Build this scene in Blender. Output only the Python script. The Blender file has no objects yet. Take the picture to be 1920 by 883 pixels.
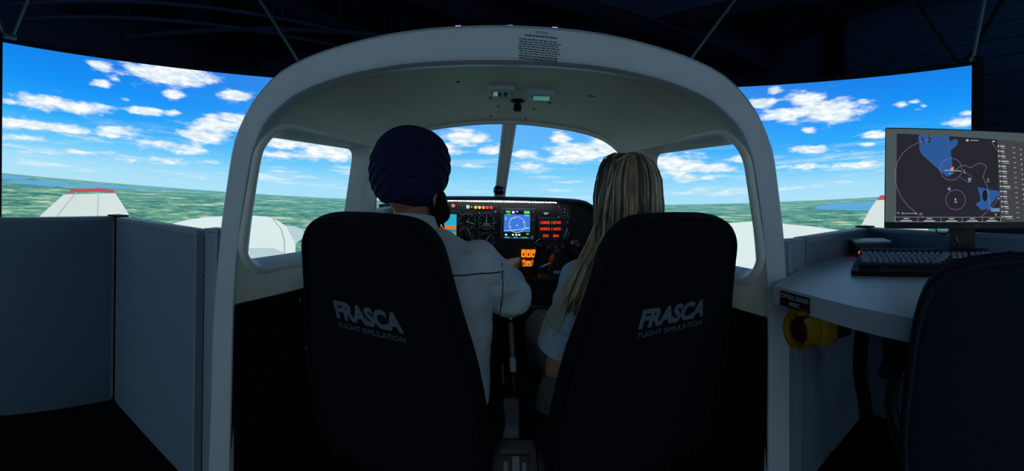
import bpy, bmesh, math, random
import numpy as np
from mathutils import Vector, Matrix, noise as mnoise

random.seed(7)
SC = bpy.context.scene
COL = SC.collection
R = math.radians

# ------------------------------------------------------------------ camera, world, exposure
cd = bpy.data.cameras.new('camera')
cam = bpy.data.objects.new('camera', cd)
COL.objects.link(cam)
SC.camera = cam
cd.type = 'PANO'                                  # the photograph is a stitched cylindrical panorama
cd.panorama_type = 'CENTRAL_CYLINDRICAL'
cd.central_cylindrical_range_u_min = -1.2
cd.central_cylindrical_range_u_max = 1.2
cd.central_cylindrical_range_v_min = -(883 - 358) / 800
cd.central_cylindrical_range_v_max = 358 / 800
cd.central_cylindrical_radius = 1.0
cd.clip_start = 0.01
cam.matrix_world = Matrix.Translation((0, 0, 1.03)) @ Matrix.Rotation(R(90), 4, 'X') @ Matrix.Rotation(R(1), 4, 'Z')

W = bpy.data.worlds.new('hall_behind_offscreen')
SC.world = W
W.use_nodes = True
W.node_tree.nodes['Background'].inputs[0].default_value = (0.43, 0.64, 0.82, 1)
W.node_tree.nodes['Background'].inputs[1].default_value = 0.85
vs = SC.view_settings
vs.view_transform = 'Standard'
vs.look = 'None'
vs.gamma = 1
vs.use_curve_mapping = False
vs.exposure = 0.0
SC.cycles.use_denoising = True
SC.cycles.max_bounces = 6
SC.cycles.diffuse_bounces = 4


# ------------------------------------------------------------------ helpers
def lin(c):
    return tuple(((v / 255) / 12.92 if v / 255 <= .04045 else ((v / 255 + .055) / 1.055) ** 2.4) for v in c)


def pm(name, rgb, rough=.6, metal=0., var=.08, scale=30, bump=0., bscale=None, spec=.5, stretch=None):
    m = bpy.data.materials.new(name)
    m.use_nodes = True
    nt = m.node_tree
    b = nt.nodes['Principled BSDF']
    c = lin(rgb)
    tc = nt.nodes.new('ShaderNodeTexCoord')
    mp = nt.nodes.new('ShaderNodeMapping')
    if stretch:
        mp.inputs['Scale'].default_value = stretch
    nz = nt.nodes.new('ShaderNodeTexNoise')
    nz.inputs['Scale'].default_value = scale
    nz.inputs['Detail'].default_value = 4
    rp = nt.nodes.new('ShaderNodeValToRGB')
    rp.color_ramp.elements[0].position = .3
    rp.color_ramp.elements[1].position = .7
    rp.color_ramp.elements[0].color = tuple(v * (1 - var) for v in c) + (1,)
    rp.color_ramp.elements[1].color = tuple(min(1, v * (1 + var)) for v in c) + (1,)
    L = nt.links.new
    L(tc.outputs['Object'], mp.inputs[0])
    L(mp.outputs[0], nz.inputs['Vector'])
    L(nz.outputs[0], rp.inputs[0])
    L(rp.outputs[0], b.inputs['Base Color'])
    b.inputs['Roughness'].default_value = rough
    b.inputs['Metallic'].default_value = metal
    b.inputs['Specular IOR Level'].default_value = spec
    if bump:
        n2 = nt.nodes.new('ShaderNodeTexNoise')
        n2.inputs['Scale'].default_value = bscale or scale * 6
        n2.inputs['Detail'].default_value = 3
        L(mp.outputs[0], n2.inputs['Vector'])
        bp = nt.nodes.new('ShaderNodeBump')
        bp.inputs['Strength'].default_value = bump
        bp.inputs['Distance'].default_value = .004
        L(n2.outputs[0], bp.inputs['Height'])
        L(bp.outputs[0], b.inputs['Normal'])
    return m


def em(name, rgb, s=1.):
    m = bpy.data.materials.new(name)
    m.use_nodes = True
    b = m.node_tree.nodes['Principled BSDF']
    b.inputs['Base Color'].default_value = (.01, .01, .01, 1)
    b.inputs['Emission Color'].default_value = lin(rgb) + (1,)
    b.inputs['Emission Strength'].default_value = s
    b.inputs['Specular IOR Level'].default_value = 0
    return m


def bm_new():
    return bmesh.new()


def obj(name, bm, mat, parent=None, smooth=True, kind=None):
    if isinstance(bm, bpy.types.Mesh):
        me = bm
    else:
        bmesh.ops.recalc_face_normals(bm, faces=bm.faces[:])
        me = bpy.data.meshes.new(name)
        bm.to_mesh(me)
        bm.free()
    me.name = name
    if smooth:
        me.polygons.foreach_set('use_smooth', [True] * len(me.polygons))
        try:
            me.set_sharp_from_angle(angle=R(38))
        except Exception:
            pass
    if not me.materials:
        me.materials.append(mat)
    o = bpy.data.objects.new(name, me)
    COL.objects.link(o)
    if parent is not None:
        par(o, parent)
    if kind:
        o['kind'] = kind
    return o


def par(o, parent):
    o.parent = parent
    if parent.type == 'EMPTY':
        o.matrix_parent_inverse = Matrix.Translation(-parent.location)
    else:
        o.matrix_parent_inverse = Matrix.Identity(4)


def inst(name, me, parent, loc, rotm=None):
    """a piece sharing mesh data, placed in world space under its thing"""
    o = bpy.data.objects.new(name, me)
    COL.objects.link(o)
    M = Matrix.Translation(loc) @ (rotm.to_4x4() if rotm is not None else Matrix.Identity(4))
    o.matrix_basis = M
    if parent is not None:
        par(o, parent)
    return o


def tag(o, label, cat, group=None):
    o['label'] = label
    o['category'] = cat
    if group:
        o['group'] = group
    return o


def thing(name, label, cat, loc, group=None):
    o = bpy.data.objects.new(name, None)
    o.empty_display_size = .05
    COL.objects.link(o)
    o.location = loc
    return tag(o, label, cat, group)


def struct(name, bm, mat, label=None, smooth=False):
    o = obj(name, bm, mat, None, smooth, 'structure')
    if label:
        o['label'] = label
    return o


def box(bm, c, s, M=None, bev=0):
    """axis box centre c size s (optionally in frame M)"""
    r = bmesh.ops.create_cube(bm, size=1)
    vs_ = r['verts']
    T = Matrix.Translation(c) @ Matrix.Diagonal((s[0], s[1], s[2], 1))
    if M is not None:
        T = M @ T
    bmesh.ops.transform(bm, matrix=T, verts=vs_)
    if bev:
        es = list({e for v in vs_ for e in v.link_edges})
        bmesh.ops.bevel(bm, geom=es, offset=bev, segments=2, profile=.5, affect='EDGES')


def frame(o, right, up):
    """4x4 with x=right, y=up, z=right x up at origin o"""
    r = Vector(right).normalized()
    u = Vector(up)
    u = (u - r * u.dot(r)).normalized()
    n = r.cross(u)
    M = Matrix((r, u, n)).transposed().to_4x4()
    M.translation = Vector(o)
    return M


def loop_loft(bm, rings, close=True, cap=(True, True)):
    vr = [[bm.verts.new(p) for p in ring] for ring in rings]
    n = len(vr[0])
    for a, b in zip(vr, vr[1:]):
        for i in range(n if close else n - 1):
            j = (i + 1) % n
            try:
                bm.faces.new((a[i], a[j], b[j], b[i]))
            except ValueError:
                pass
    if close and cap[0]:
        bm.faces.new(list(reversed(vr[0])))
    if close and cap[1]:
        bm.faces.new(vr[-1])
    return vr


def tube(bm, pts, r, seg=8, cap=True):
    pts = [Vector(p) for p in pts]
    rs = r if isinstance(r, (list, tuple)) else [r] * len(pts)
    rings = []
    t0 = (pts[1] - pts[0]).normalized()
    ref = Vector((0, 0, 1)) if abs(t0.z) < .9 else Vector((1, 0, 0))
    nrm = t0.cross(ref).normalized()
    for i, p in enumerate(pts):
        t = (pts[min(i + 1, len(pts) - 1)] - pts[max(i - 1, 0)]).normalized()
        nrm = (nrm - t * nrm.dot(t)).normalized()
        b = t.cross(nrm)
        rings.append([p + (nrm * math.cos(2 * math.pi * k / seg) + b * math.sin(2 * math.pi * k / seg)) * rs[i] for k in range(seg)])
    loop_loft(bm, rings, True, (cap, cap))


def smooth_path(pts, n=8):
    pts = [Vector(p) for p in pts]
    out = []
    P = [pts[0] * 2 - pts[1]] + pts + [pts[-1] * 2 - pts[-2]]
    for i in range(1, len(P) - 2):
        for k in range(n):
            t = k / n
            a, b, c, d = P[i - 1], P[i], P[i + 1], P[i + 2]
            out.append(.5 * ((2 * b) + (c - a) * t + (2 * a - 5 * b + 4 * c - d) * t * t + (3 * b - a - 3 * c + d) * t ** 3))
    out.append(pts[-1])
    return out


def lathe(bm, prof, M, seg=28, cap=(True, True)):
    """prof list of (r, h) revolved about M's z axis"""
    rings = [[M @ Vector((r * math.cos(2 * math.pi * k / seg), r * math.sin(2 * math.pi * k / seg), h)) for k in range(seg)] for r, h in prof]
    loop_loft(bm, rings, True, cap)


def prism(bm, poly, M, h0, h1):
    """2D polygon extruded along M's z"""
    a = [bm.verts.new(M @ Vector((x, y, h0))) for x, y in poly]
    b = [bm.verts.new(M @ Vector((x, y, h1))) for x, y in poly]
    n = len(poly)
    bm.faces.new(list(reversed(a)))
    bm.faces.new(b)
    for i in range(n):
        bm.faces.new((a[i], a[(i + 1) % n], b[(i + 1) % n], b[i]))


def rrect(w, h, r, n=5, cx=0, cy=0):
    out = []
    for sx, sy, a0 in ((1, 1, 0), (-1, 1, 90), (-1, -1, 180), (1, -1, 270)):
        for k in range(n + 1):
            a = R(a0 + 90 * k / n)
            out.append((cx + sx * (w / 2 - r) + r * math.cos(a), cy + sy * (h / 2 - r) + r * math.sin(a)))
    return out


def ring2d(bm, M, cx, cy, r, w, h0=0, h1=.0006, seg=40, a0=0, a1=360):
    full = abs(a1 - a0) >= 360
    n = seg
    def P(rad, k, h):
        a = R(a0 + (a1 - a0) * k / n)
        return bm.verts.new(M @ Vector((cx + rad * math.cos(a), cy + rad * math.sin(a), h)))
    cnt = n if full else n + 1
    o = [P(r + w / 2, k, h1) for k in range(cnt)]
    i = [P(r - w / 2, k, h1) for k in range(cnt)]
    for k in range(n):
        j = (k + 1) % cnt
        bm.faces.new((o[k], o[j], i[j], i[k]))


def line2d(bm, M, pts, w, h=.0006):
    for (x0, y0), (x1, y1) in zip(pts, pts[1:]):
        d = Vector((x1 - x0, y1 - y0))
        if d.length < 1e-6:
            continue
        n = Vector((-d.y, d.x)).normalized() * w / 2
        e = d.normalized() * w * .3
        q = [(x0 + n.x - e.x, y0 + n.y - e.y), (x0 - n.x - e.x, y0 - n.y - e.y), (x1 - n.x + e.x, y1 - n.y + e.y), (x1 + n.x + e.x, y1 + n.y + e.y)]
        bm.faces.new([bm.verts.new(M @ Vector((a, b, h))) for a, b in q])


def rect2d(bm, M, x, y, w, h, z=.0006):
    bm.faces.new([bm.verts.new(M @ Vector((x + sx * w / 2, y + sy * h / 2, z))) for sx, sy in ((-1, -1), (1, -1), (1, 1), (-1, 1))])


def poly2d(bm, M, pts, z=.0006):
    bm.faces.new([bm.verts.new(M @ Vector((x, y, z))) for x, y in pts])


def text_bm(body, size, M, bold=0., shear=0., align='CENTER', width=None, extr=.0004, squeeze=None):
    cu = bpy.data.curves.new('lettering', 'FONT')
    cu.body = body
    cu.size = size
    cu.offset = bold
    cu.shear = shear
    cu.extrude = extr
    cu.align_x = align
    cu.resolution_u = 4
    o = bpy.data.objects.new('lettering', cu)
    COL.objects.link(o)
    dg = bpy.context.evaluated_depsgraph_get()
    me = bpy.data.meshes.new_from_object(o.evaluated_get(dg))
    bpy.data.objects.remove(o)
    bpy.data.curves.remove(cu)
    bm = bmesh.new()
    bm.from_mesh(me)
    bpy.data.meshes.remove(me)
    if width:
        xs = [v.co.x for v in bm.verts]
        k = width / (max(xs) - min(xs))
        for v in bm.verts:
            v.co.x *= k
    bmesh.ops.transform(bm, matrix=M, verts=bm.verts[:])
    return bm


# ------------------------------------------------------------------ materials
M_floor = pm('carpet_dark', (20, 20, 24), .95, scale=60, var=.35, bump=.4, spec=.1)
M_room = pm('room_paint_navy', (50, 64, 92), .9, var=.12, scale=8, spec=.15)
M_roomR = pm('wall_boards_navy', (44, 72, 106), .85, var=.12, scale=6, spec=.2)
M_ceil = pm('ceiling_black', (44, 56, 78), .95, var=.2, scale=5, spec=.1)
M_steel = pm('rod_steel', (95, 125, 125), .45, .6)
M_black = pm('black_frame', (6, 7, 9), .6, spec=.25)
M_shell = pm('shell_gelcoat', (206, 212, 214), .38, var=.025, scale=9)
M_liner = pm('liner_cream', (238, 234, 212), .6, var=.03, scale=12, bump=.05, bscale=300)
M_surr = pm('window_moulding', (232, 232, 222), .45, var=.03, scale=14)
M_dark = pm('dark_side_carpet', (16, 15, 16), .9, var=.3, scale=70, bump=.4, spec=.15)
M_part = pm('partition_fabric', (120, 138, 156), .85, var=.05, scale=120, bump=.15, bscale=700, spec=.2)
M_partR = pm('partition_fabric_grey', (120, 138, 156), .85, var=.05, scale=120, bump=.15, bscale=700, spec=.2)
M_trim = pm('partition_trim', (140, 152, 162), .5, var=.04)
M_desk = pm('desk_laminate', (206, 214, 218), .42, var=.03, scale=60)
M_deskE = pm('desk_edge', (206, 214, 218), .5, var=.03, scale=60)
M_seat = pm('seat_fabric_navy', (20, 22, 30), .92, var=.2, scale=180, bump=.35, bscale=900, spec=.12)
M_seatS = pm('seat_side_navy', (20, 22, 30), .85, var=.15, scale=120, bump=.25, bscale=900, spec=.15)
M_logo = pm('logo_thread', (96, 110, 124), .8, var=.08, scale=300)
M_shirt = pm('shirt_pale', (206, 214, 218), .85, var=.04, scale=25, bump=.12, bscale=500, spec=.2)
M_blouse = pm('blouse_blue', (168, 190, 210), .85, var=.04, scale=25, bump=.12, bscale=500, spec=.2)
M_trouser = pm('trouser_charcoal', (44, 46, 54), .9, var=.1, scale=60, bump=.2, bscale=500, spec=.15)
M_trouserW = pm('trouser_grey', (98, 102, 102), .9, var=.08, scale=60, bump=.2, bscale=500, spec=.15)
M_skin = pm('skin_tan', (168, 112, 84), .5, var=.05, scale=20)
M_skin2 = pm('skin_fair', (196, 146, 118), .5, var=.05, scale=20)
M_turban = pm('turban_navy', (30, 34, 68), .9, var=.2, scale=14, bump=.25, bscale=220, spec=.15, stretch=(1, 1, 5))
M_beard = pm('beard_black', (14, 12, 12), .8, var=.3, scale=90, bump=.6, bscale=260, spec=.2)
M_hair = pm('hair_blonde', (138, 122, 98), .42, var=.42, scale=46, spec=.5, stretch=(1, 1, .12))
M_hair2 = pm('hair_blonde_light', (208, 190, 152), .42, var=.3, scale=46, spec=.5, stretch=(1, 1, .12))
M_hair3 = pm('hair_ash_dark', (74, 66, 58), .45, var=.4, scale=46, spec=.5, stretch=(1, 1, .12))
M_panel = pm('panel_black', (30, 30, 33), .55, var=.1, scale=200, bump=.08, spec=.35)
M_glare = pm('glareshield_black', (16, 16, 18), .5, var=.15, scale=150, bump=.1)
M_bezel = pm('bezel_grey', (120, 122, 128), .35, .5)
M_bezelB = pm('bezel_black', (26, 26, 30), .4)
M_face = pm('gauge_face', (14, 15, 17), .6)
M_mark = pm('gauge_mark_white', (232, 236, 238), .6)
M_screw = pm('screw_steel', (150, 150, 155), .35, .8)
M_chrome = pm('chrome', (190, 192, 196), .15, 1.)
M_gloss = pm('gloss_black', (26, 26, 30), .2)
M_plastic = pm('plastic_black', (16, 17, 20), .45)
M_key = pm('key_grey', (150, 164, 186), .5)
M_keyD = pm('key_dark', (30, 36, 48), .45)
M_yellow = pm('estop_yellow', (158, 116, 10), .45)
M_red = pm('estop_red', (64, 10, 12), .4)
M_sign = pm('sign_maroon', (70, 20, 30), .6)
M_signT = pm('sign_white', (190, 196, 205), .6)
M_ink = pm('ink_dark', (58, 64, 72), .7)
M_white = pm('white_plastic', (196, 206, 206), .45, var=.03)
M_lens = pm('map_lamp_lens', (215, 230, 230), .12, .6)
M_grey = pm('console_grey', (92, 94, 97), .5, var=.1)
M_chair = pm('chair_fabric_navy', (32, 42, 56), .9, var=.12, scale=160, bump=.3, bscale=800, spec=.15)
M_chairE = pm('chair_edge', (32, 42, 56), .8, var=.1, scale=160, spec=.2)

# ------------------------------------------------------------------ room
bm = bm_new(); box(bm, (0, 1.2, -.05), (8.2, 9.4, .1)); struct('floor', bm, M_floor, 'dark carpeted floor')
bm = bm_new(); box(bm, (0, 1.2, 3.15), (8.2, 9.4, .1)); struct('ceiling', bm, M_ceil, 'black painted ceiling')
bm = bm_new(); box(bm, (-4.0, 1.2, 1.55), (.1, 9.3, 3.1)); struct('wall_left', bm, M_room, 'dark navy wall')
bm = bm_new(); box(bm, (0, 5.85, 1.55), (8.1, .1, 3.1)); struct('wall_front', bm, M_room, 'dark navy wall behind the screen')
bm = bm_new(); box(bm, (3.55, 1.2, 1.55), (.08, 9.3, 3.1))
wr = struct('wall_right', bm, M_room, 'dark navy boarded wall')
bm = bm_new(); box(bm, (0, 0, 0), (.02, 9.2, .148), bev=.004)
pl = bpy.data.meshes.new('plank'); bm.to_mesh(pl); bm.free(); pl.materials.append(M_roomR)
for k in range(20):
    inst('plank', pl, wr, (3.5, 1.2, .08 + k * .154))
# column against the boards, ceiling beams, ducts
bm = bm_new(); box(bm, (3.36, 3.62, 1.55), (.14, .2, 3.1)); struct('column', bm, M_black, 'black steel column against the boarded wall')
for k, (x0, y0, x1, y1, w, h) in enumerate([(-3.9, 2.2, 3.4, 5.2, .22, .26), (-3.9, 4.4, -.6, .2, .2, .22), (-3.9, .6, .4, 5.6, .16, .2), (.6, 5.7, 3.4, 1.6, .2, .24), (-1.8, 5.7, -3.6, 1.0, .12, .14)]):
    d = Vector((x1 - x0, y1 - y0, 0))
    M = frame(((x0 + x1) / 2, (y0 + y1) / 2, 3.1 - h / 2), d, (0, 0, 1))
    bm = bm_new(); box(bm, (0, 0, 0), (d.length, h, w), M); box(bm, (0, -h / 2, 0), (d.length, .015, w * 1.6), M)
    o = struct('ceiling_beam', bm, M_room)
    o['label'] = 'dark beam under the black ceiling'
for k, (a, b, r) in enumerate([((-3.9, 3.0, 2.72), (.2, 5.5, 2.72), .03), ((-3.7, 1.7, 2.6), (-1.0, 5.7, 2.6), .018), ((-3.6, 1.5, 2.66), (-.7, 5.6, 2.66), .018)]):
    bm = bm_new(); tube(bm, [a, b], r, 10)
    for t in (.2, .5, .8):
        p = Vector(a).lerp(Vector(b), t); tube(bm, [p, (p.x, p.y, 3.1)], .006, 6)
    o = struct('ceiling_pipe', bm, M_room, smooth=True)
    o['label'] = 'dark pipe slung below the ceiling'

# ------------------------------------------------------------------ wraparound projection screen
SR, SY = 2.42, 1.2
PH0, PH1, Z0, Z1 = -96.2, 87.6, .38, 1.885


def scr(p, z, off=0.):
    a = R(p)
    return Vector(((SR - off) * math.sin(a), SY + (SR - off) * math.cos(a), z))


def zh(p):
    return .915 + .165 * (1 - np.cos(np.radians(p)))


CLOUDS = [(-79.4, 1.838, 2.43, 0.036, 1), (-77.0, 1.76, 1.13, 0.029, 0.7), (-79.2, 1.721, 1.87, 0.025, 1), (-66.9, 1.839, 7.62, 0.077, 1.1), (-66.2, 1.692, 1.96, 0.031, 1), (-54.9, 1.719, 3.03, 0.045, 1), (-75.3, 1.624, 1.14, 0.015, 0.9), (-88.9, 1.558, 5.54, 0.048, 1), (-83.0, 1.535, 5.52, 0.035, 1), (-94.6, 1.535, 1.91, 0.02, 0.8), (-71.2, 1.556, 3.86, 0.03, 1), (-66.8, 1.555, 1.96, 0.023, 0.9), (-58.9, 1.486, 5.0, 0.064, 1), (-54.9, 1.537, 3.03, 0.049, 1), (-92.0, 1.406, 5.28, 0.033, 1), (-85.3, 1.391, 4.1, 0.031, 1), (-76.4, 1.397, 3.98, 0.044, 1), (-60.9, 1.402, 4.98, 0.056, 0.9), (-69.7, 1.326, 4.37, 0.034, 0.8), (-62.8, 1.3, 4.95, 0.039, 0.8), (-92.0, 1.314, 5.29, 0.023, 0.7), (-82.9, 1.246, 11.05, 0.021, 0.6), (-68.7, 1.213, 14.58, 0.031, 0.6), (-44.6, 1.38, 4.64, 0.051, 1), (-37.3, 1.319, 6.26, 0.069, 1), (-46.6, 1.285, 6.17, 0.042, 0.8), (-9.8, 1.474, 4.49, 0.063, 1), (-13.5, 1.393, 2.35, 0.036, 0.9), (-3.9, 1.371, 3.21, 0.045, 0.9), (-11.4, 1.36, 2.67, 0.032, 0.8), (-8.1, 1.232, 2.35, 0.027, 0.8), (-23.6, 1.381, 5.3, 0.062, 0.9), (9.5, 1.479, 2.14, 0.054, 1), (2.6, 1.34, 3.0, 0.036, 0.9), (13.8, 1.368, 6.41, 0.072, 1), (19.1, 1.415, 4.26, 0.089, 1), (4.2, 1.25, 3.75, 0.036, 0.8), (10.6, 1.308, 6.41, 0.036, 0.9), (20.2, 1.304, 4.26, 0.045, 0.9), (25.5, 1.349, 4.24, 0.062, 0.9), (32.9, 1.262, 5.26, 0.096, 1), (40.2, 1.241, 4.68, 0.043, 0.9), (45.4, 1.313, 2.58, 0.034, 0.9), (35.1, 1.167, 6.29, 0.035, 0.7), (51.4, 1.85, 1.43, 0.029, 1), (49.4, 1.75, 2.46, 0.042, 1), (57.5, 1.765, 4.23, 0.056, 1), (54.0, 1.65, 5.59, 0.053, 1), (62.5, 1.661, 5.77, 0.079, 1.1), (58.1, 1.53, 1.31, 0.024, 1), (59.1, 1.371, 4.21, 0.032, 1), (68.2, 1.717, 0.98, 0.019, 0.9), (70.5, 1.47, 2.91, 0.027, 1), (69.0, 1.407, 1.76, 0.015, 0.9), (75.2, 1.669, 1.34, 0.026, 0.7), (77.6, 1.687, 1.14, 0.015, 0.9), (79.0, 1.653, 0.75, 0.011, 0.8), (78.1, 1.63, 0.85, 0.011, 0.7), (85.5, 1.526, 2.93, 0.028, 1), (87.3, 1.576, 1.63, 0.017, 0.9), (56.7, 1.252, 6.05, 0.028, 0.7), (68.6, 1.254, 5.85, 0.035, 0.8)]
WATER = [(-96, 1.07, 6, .012, 1), (-90, 1.04, 7, .012, 1), (-82, 1.024, 8, .01, 1), (-72, 1.01, 8, .009, 1), (-60, .992, 6, .007, .9), (62, .945, 3, .02, .9), (66.7, .957, 5, .028, 1.2), (72, .975, 4, .02, 1.2)]


def screen_mesh():
    nu, nv = 420, 130
    p = np.linspace(PH0, PH1, nu)
    z = np.linspace(Z0, Z1, nv)
    Pg, Zg = np.meshgrid(p, z)
    X = SR * np.sin(np.radians(Pg)); Y = SY + SR * np.cos(np.radians(Pg))
    co = np.stack([X, Y, Zg], -1).reshape(-1, 3)
    idx = np.arange(nu * nv).reshape(nv, nu)
    q = np.stack([idx[:-1, :-1], idx[:-1, 1:], idx[1:, 1:], idx[1:, :-1]], -1).reshape(-1, 4)
    me = bpy.data.meshes.new('screen_surface')
    me.from_pydata(co.tolist(), [], q[:, ::-1].tolist())
    e = Zg - zh(Pg)
    # sky colours by height over the shown horizon
    stops = [(-1, (176, 224, 236)), (0, (176, 224, 236)), (.12, (164, 220, 238)), (.26, (104, 198, 242)), (.42, (40, 166, 240)), (.62, (20, 144, 236)), (.9, (18, 122, 220))]
    xs = [s[0] for s in stops]
    cs = np.array([lin(s[1]) for s in stops])
    base = np.stack([np.interp(e, xs, cs[:, k]) for k in range(3)], -1)
    fr = np.exp(-(Pg / 40.) ** 2)[..., None] * .42
    base = base * (1 - fr) + np.array(lin((140, 214, 246))) * fr
    base = np.minimum(base * np.array((1., 1.03, 1.12)), .96)
    den = np.zeros_like(Pg)
    for cp, cz, rp, rz, a in CLOUDS:
        r2 = ((Pg - cp) / rp) ** 2 + ((Zg - cz) / rz) ** 2
        den = np.maximum(den, a * np.exp(-.6 * r2))
    # thin haze streaks low in the sky
    wat = np.zeros_like(Pg)
    for cp, cz, rp, rz, a in WATER:
        r2 = ((Pg - cp) / rp) ** 2 + ((Zg - cz) / rz) ** 2
        wat = np.maximum(wat, a * np.exp(-.75 * r2))
    A = me.attributes.new('base', 'FLOAT_COLOR', 'POINT')
    A.data.foreach_set('color', np.concatenate([base, den[..., None]], -1).astype(np.float32).ravel())
    B = me.attributes.new('geo', 'FLOAT_COLOR', 'POINT')   # r = angle, g = height over horizon, b = water
    B.data.foreach_set('color', np.stack([Pg, e, wat, np.ones_like(e)], -1).astype(np.float32).ravel())
    return me


def screen_mat():
    m = bpy.data.materials.new('projected_sky')
    m.use_nodes = True
    nt = m.node_tree
    N, L = nt.nodes, nt.links.new
    N.clear()

    def nd(t, **k):
        n = N.new(t)
        for a, b in k.items():
            setattr(n, a, b)
        return n

    def math_(op, a, b=None, c=None, clamp=False):
        n = nd('ShaderNodeMath', operation=op, use_clamp=clamp)
        for i, v in enumerate((a, b, c)):
            if v is None:
                continue
            if isinstance(v, (int, float)):
                n.inputs[i].default_value = v
            else:
                L(v, n.inputs[i])
        return n.outputs[0]

    def noise(vec, sc, det=5, rough=.55):
        n = nd('ShaderNodeTexNoise')
        n.inputs['Scale'].default_value = sc
        n.inputs['Detail'].default_value = det
        n.inputs['Roughness'].default_value = rough
        L(vec, n.inputs['Vector'])
        return n.outputs[0]

    def sstep(x, a, b):
        n = nd('ShaderNodeMapRange', interpolation_type='SMOOTHSTEP')
        L(x, n.inputs['Value'])
        n.inputs['From Min'].default_value = a
        n.inputs['From Max'].default_value = b
        return n.outputs[0]

    def mix(f, a, b):
        n = nd('ShaderNodeMix', data_type='RGBA')
        if isinstance(f, (int, float)):
            n.inputs[0].default_value = f
        else:
            L(f, n.inputs[0])
        for s, v in ((6, a), (7, b)):
            if isinstance(v, tuple):
                n.inputs[s].default_value = v + (1,)
            else:
                L(v, n.inputs[s])
        return n.outputs[2]

    def comb(x, y, z=0.):
        n = nd('ShaderNodeCombineXYZ')
        for i, v in enumerate((x, y, z)):
            if isinstance(v, (int, float)):
                n.inputs[i].default_value = v
            else:
                L(v, n.inputs[i])
        return n.outputs[0]

    ab = nd('ShaderNodeAttribute', attribute_name='base')
    ag = nd('ShaderNodeAttribute', attribute_name='geo')
    sp = nd('ShaderNodeSeparateColor')
    L(ag.outputs['Color'], sp.inputs[0])
    phi, e, wat = sp.outputs[0], sp.outputs[1], sp.outputs[2]
    # clouds: soft blobs broken up by stretched noise
    v1 = comb(math_('MULTIPLY', phi, .13), math_('MULTIPLY', e, 9.5))
    n1 = noise(v1, 1.9, 6, .6)
    d = math_('ADD', ab.outputs['Alpha'], math_('MULTIPLY', math_('SUBTRACT', n1, .5), 1.55))
    cl = sstep(d, .36, .86)
    # streaky veil close to the horizon
    v2 = comb(math_('MULTIPLY', phi, .045), math_('MULTIPLY', e, 11.), 3.7)
    n2 = noise(v2, 2.0, 4, .55)
    lowf = math_('MULTIPLY', sstep(e, .55, .15), sstep(e, .02, .1))
    veil = math_('MULTIPLY', math_('MULTIPLY', sstep(n2, .5, .68), lowf), .55)
    al = math_('MAXIMUM', cl, veil)
    n3 = noise(v1, 3.2, 4, .6)
    ccol = mix(sstep(n3, .35, .65), (.66, .80, .88), (1.02, 1.05, 1.06))
    sky = mix(math_('MULTIPLY', al, .97), ab.outputs['Color'], ccol)
    # land seen in perspective
    dep = math_('ADD', math_('MULTIPLY', e, -1.), .02)
    inv = math_('DIVIDE', 1., math_('MAXIMUM', dep, .02))
    v3 = comb(math_('MULTIPLY', math_('MULTIPLY', phi, .034), math_('POWER', inv, .35)), math_('MULTIPLY', math_('LOGARITHM', math_('MAXIMUM', dep, .02), 2.718), 2.6))
    n4 = noise(v3, 4.2, 8, .7)
    n5 = noise(v3, 1.6, 3, .5)
    rp = nd('ShaderNodeValToRGB')
    els = rp.color_ramp.elements
    els[0].position, els[0].color = .39, lin((44, 110, 104)) + (1,)
    els[1].position, els[1].color = .64, lin((212, 220, 190)) + (1,)
    for ps, c in ((.44, (66, 134, 120)), (.52, (100, 160, 136)), (.60, (150, 190, 160))):
        x = els.new(ps); x.color = lin(c) + (1,)
    L(math_('ADD', n4, math_('MULTIPLY', math_('SUBTRACT', n5, .5), .6)), rp.inputs[0])
    wmask = sstep(math_('ADD', wat, math_('MULTIPLY', math_('SUBTRACT', n4, .5), .9)), .45, .6)
    fld = math_('MULTIPLY', sstep(noise(v3, 9.5, 3, .5), .60, .68), .62)
    wood = math_('MULTIPLY', sstep(noise(v3, 3.1, 5, .6), .54, .66), .5)
    land0 = mix(fld, mix(wood, rp.outputs[0], lin((46, 112, 112))), lin((206, 218, 192)))
    land = mix(wmask, land0, lin((92, 166, 226)))
    haze = math_('POWER', 2.718, math_('MULTIPLY', dep, -14.))
    land = mix(math_('MULTIPLY', haze, .5), land, lin((120, 196, 206)))
    front = math_('POWER', 2.718, math_('MULTIPLY', math_('POWER', math_('MULTIPLY', phi, 1 / 52.), 2.), -1.))
    land = mix(math_('MULTIPLY', front, .4), land, lin((84, 160, 166)))
    colr = mix(sstep(e, -.003, .003), land, sky)
    E_ = nd('ShaderNodeEmission')
    L(colr, E_.inputs[0])
    E_.inputs[1].default_value = 1.0
    o = nd('ShaderNodeOutputMaterial')
    L(E_.outputs[0], o.inputs[0])
    return m


scn = thing('projection_screen', 'curved wraparound projection screen showing blue cloudy sky over green land', 'screen', (0, SY + SR, 0))
M_scr = screen_mat()
o = obj('screen_surface', screen_mesh(), M_scr, scn)
# backing shell, rims and end posts
bm = bm_new()
N_ = 72
rings = []
for k in range(N_ + 1):
    p = PH0 + (PH1 - PH0) * k / N_
    rings.append([scr(p, Z0 - .38, -.006), scr(p, Z1, -.006), scr(p, Z1, -.03), scr(p, Z0 - .38, -.03)])
loop_loft(bm, rings); obj('backing', bm, M_black, scn)
bm = bm_new()
rings = []
for k in range(N_ + 1):
    p = PH0 + (PH1 - PH0) * k / N_
    rings.append([scr(p, Z1, .0), scr(p, Z1 + .035, .0), scr(p, Z1 + .035, -.06), scr(p, Z1, -.06)])
loop_loft(bm, rings); obj('top_rim', bm, M_black, scn)
for p in (PH0 - .7, PH1 + .75):
    bm = bm_new(); box(bm, (0, 0, 0), (.055, .07, Z1 + .05), Matrix.Translation(scr(p, (Z1 + .05) / 2, -.01)) @ Matrix.Rotation(-R(p), 4, 'Z'), bev=.005)
    obj('end_post', bm, M_black, scn)


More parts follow.
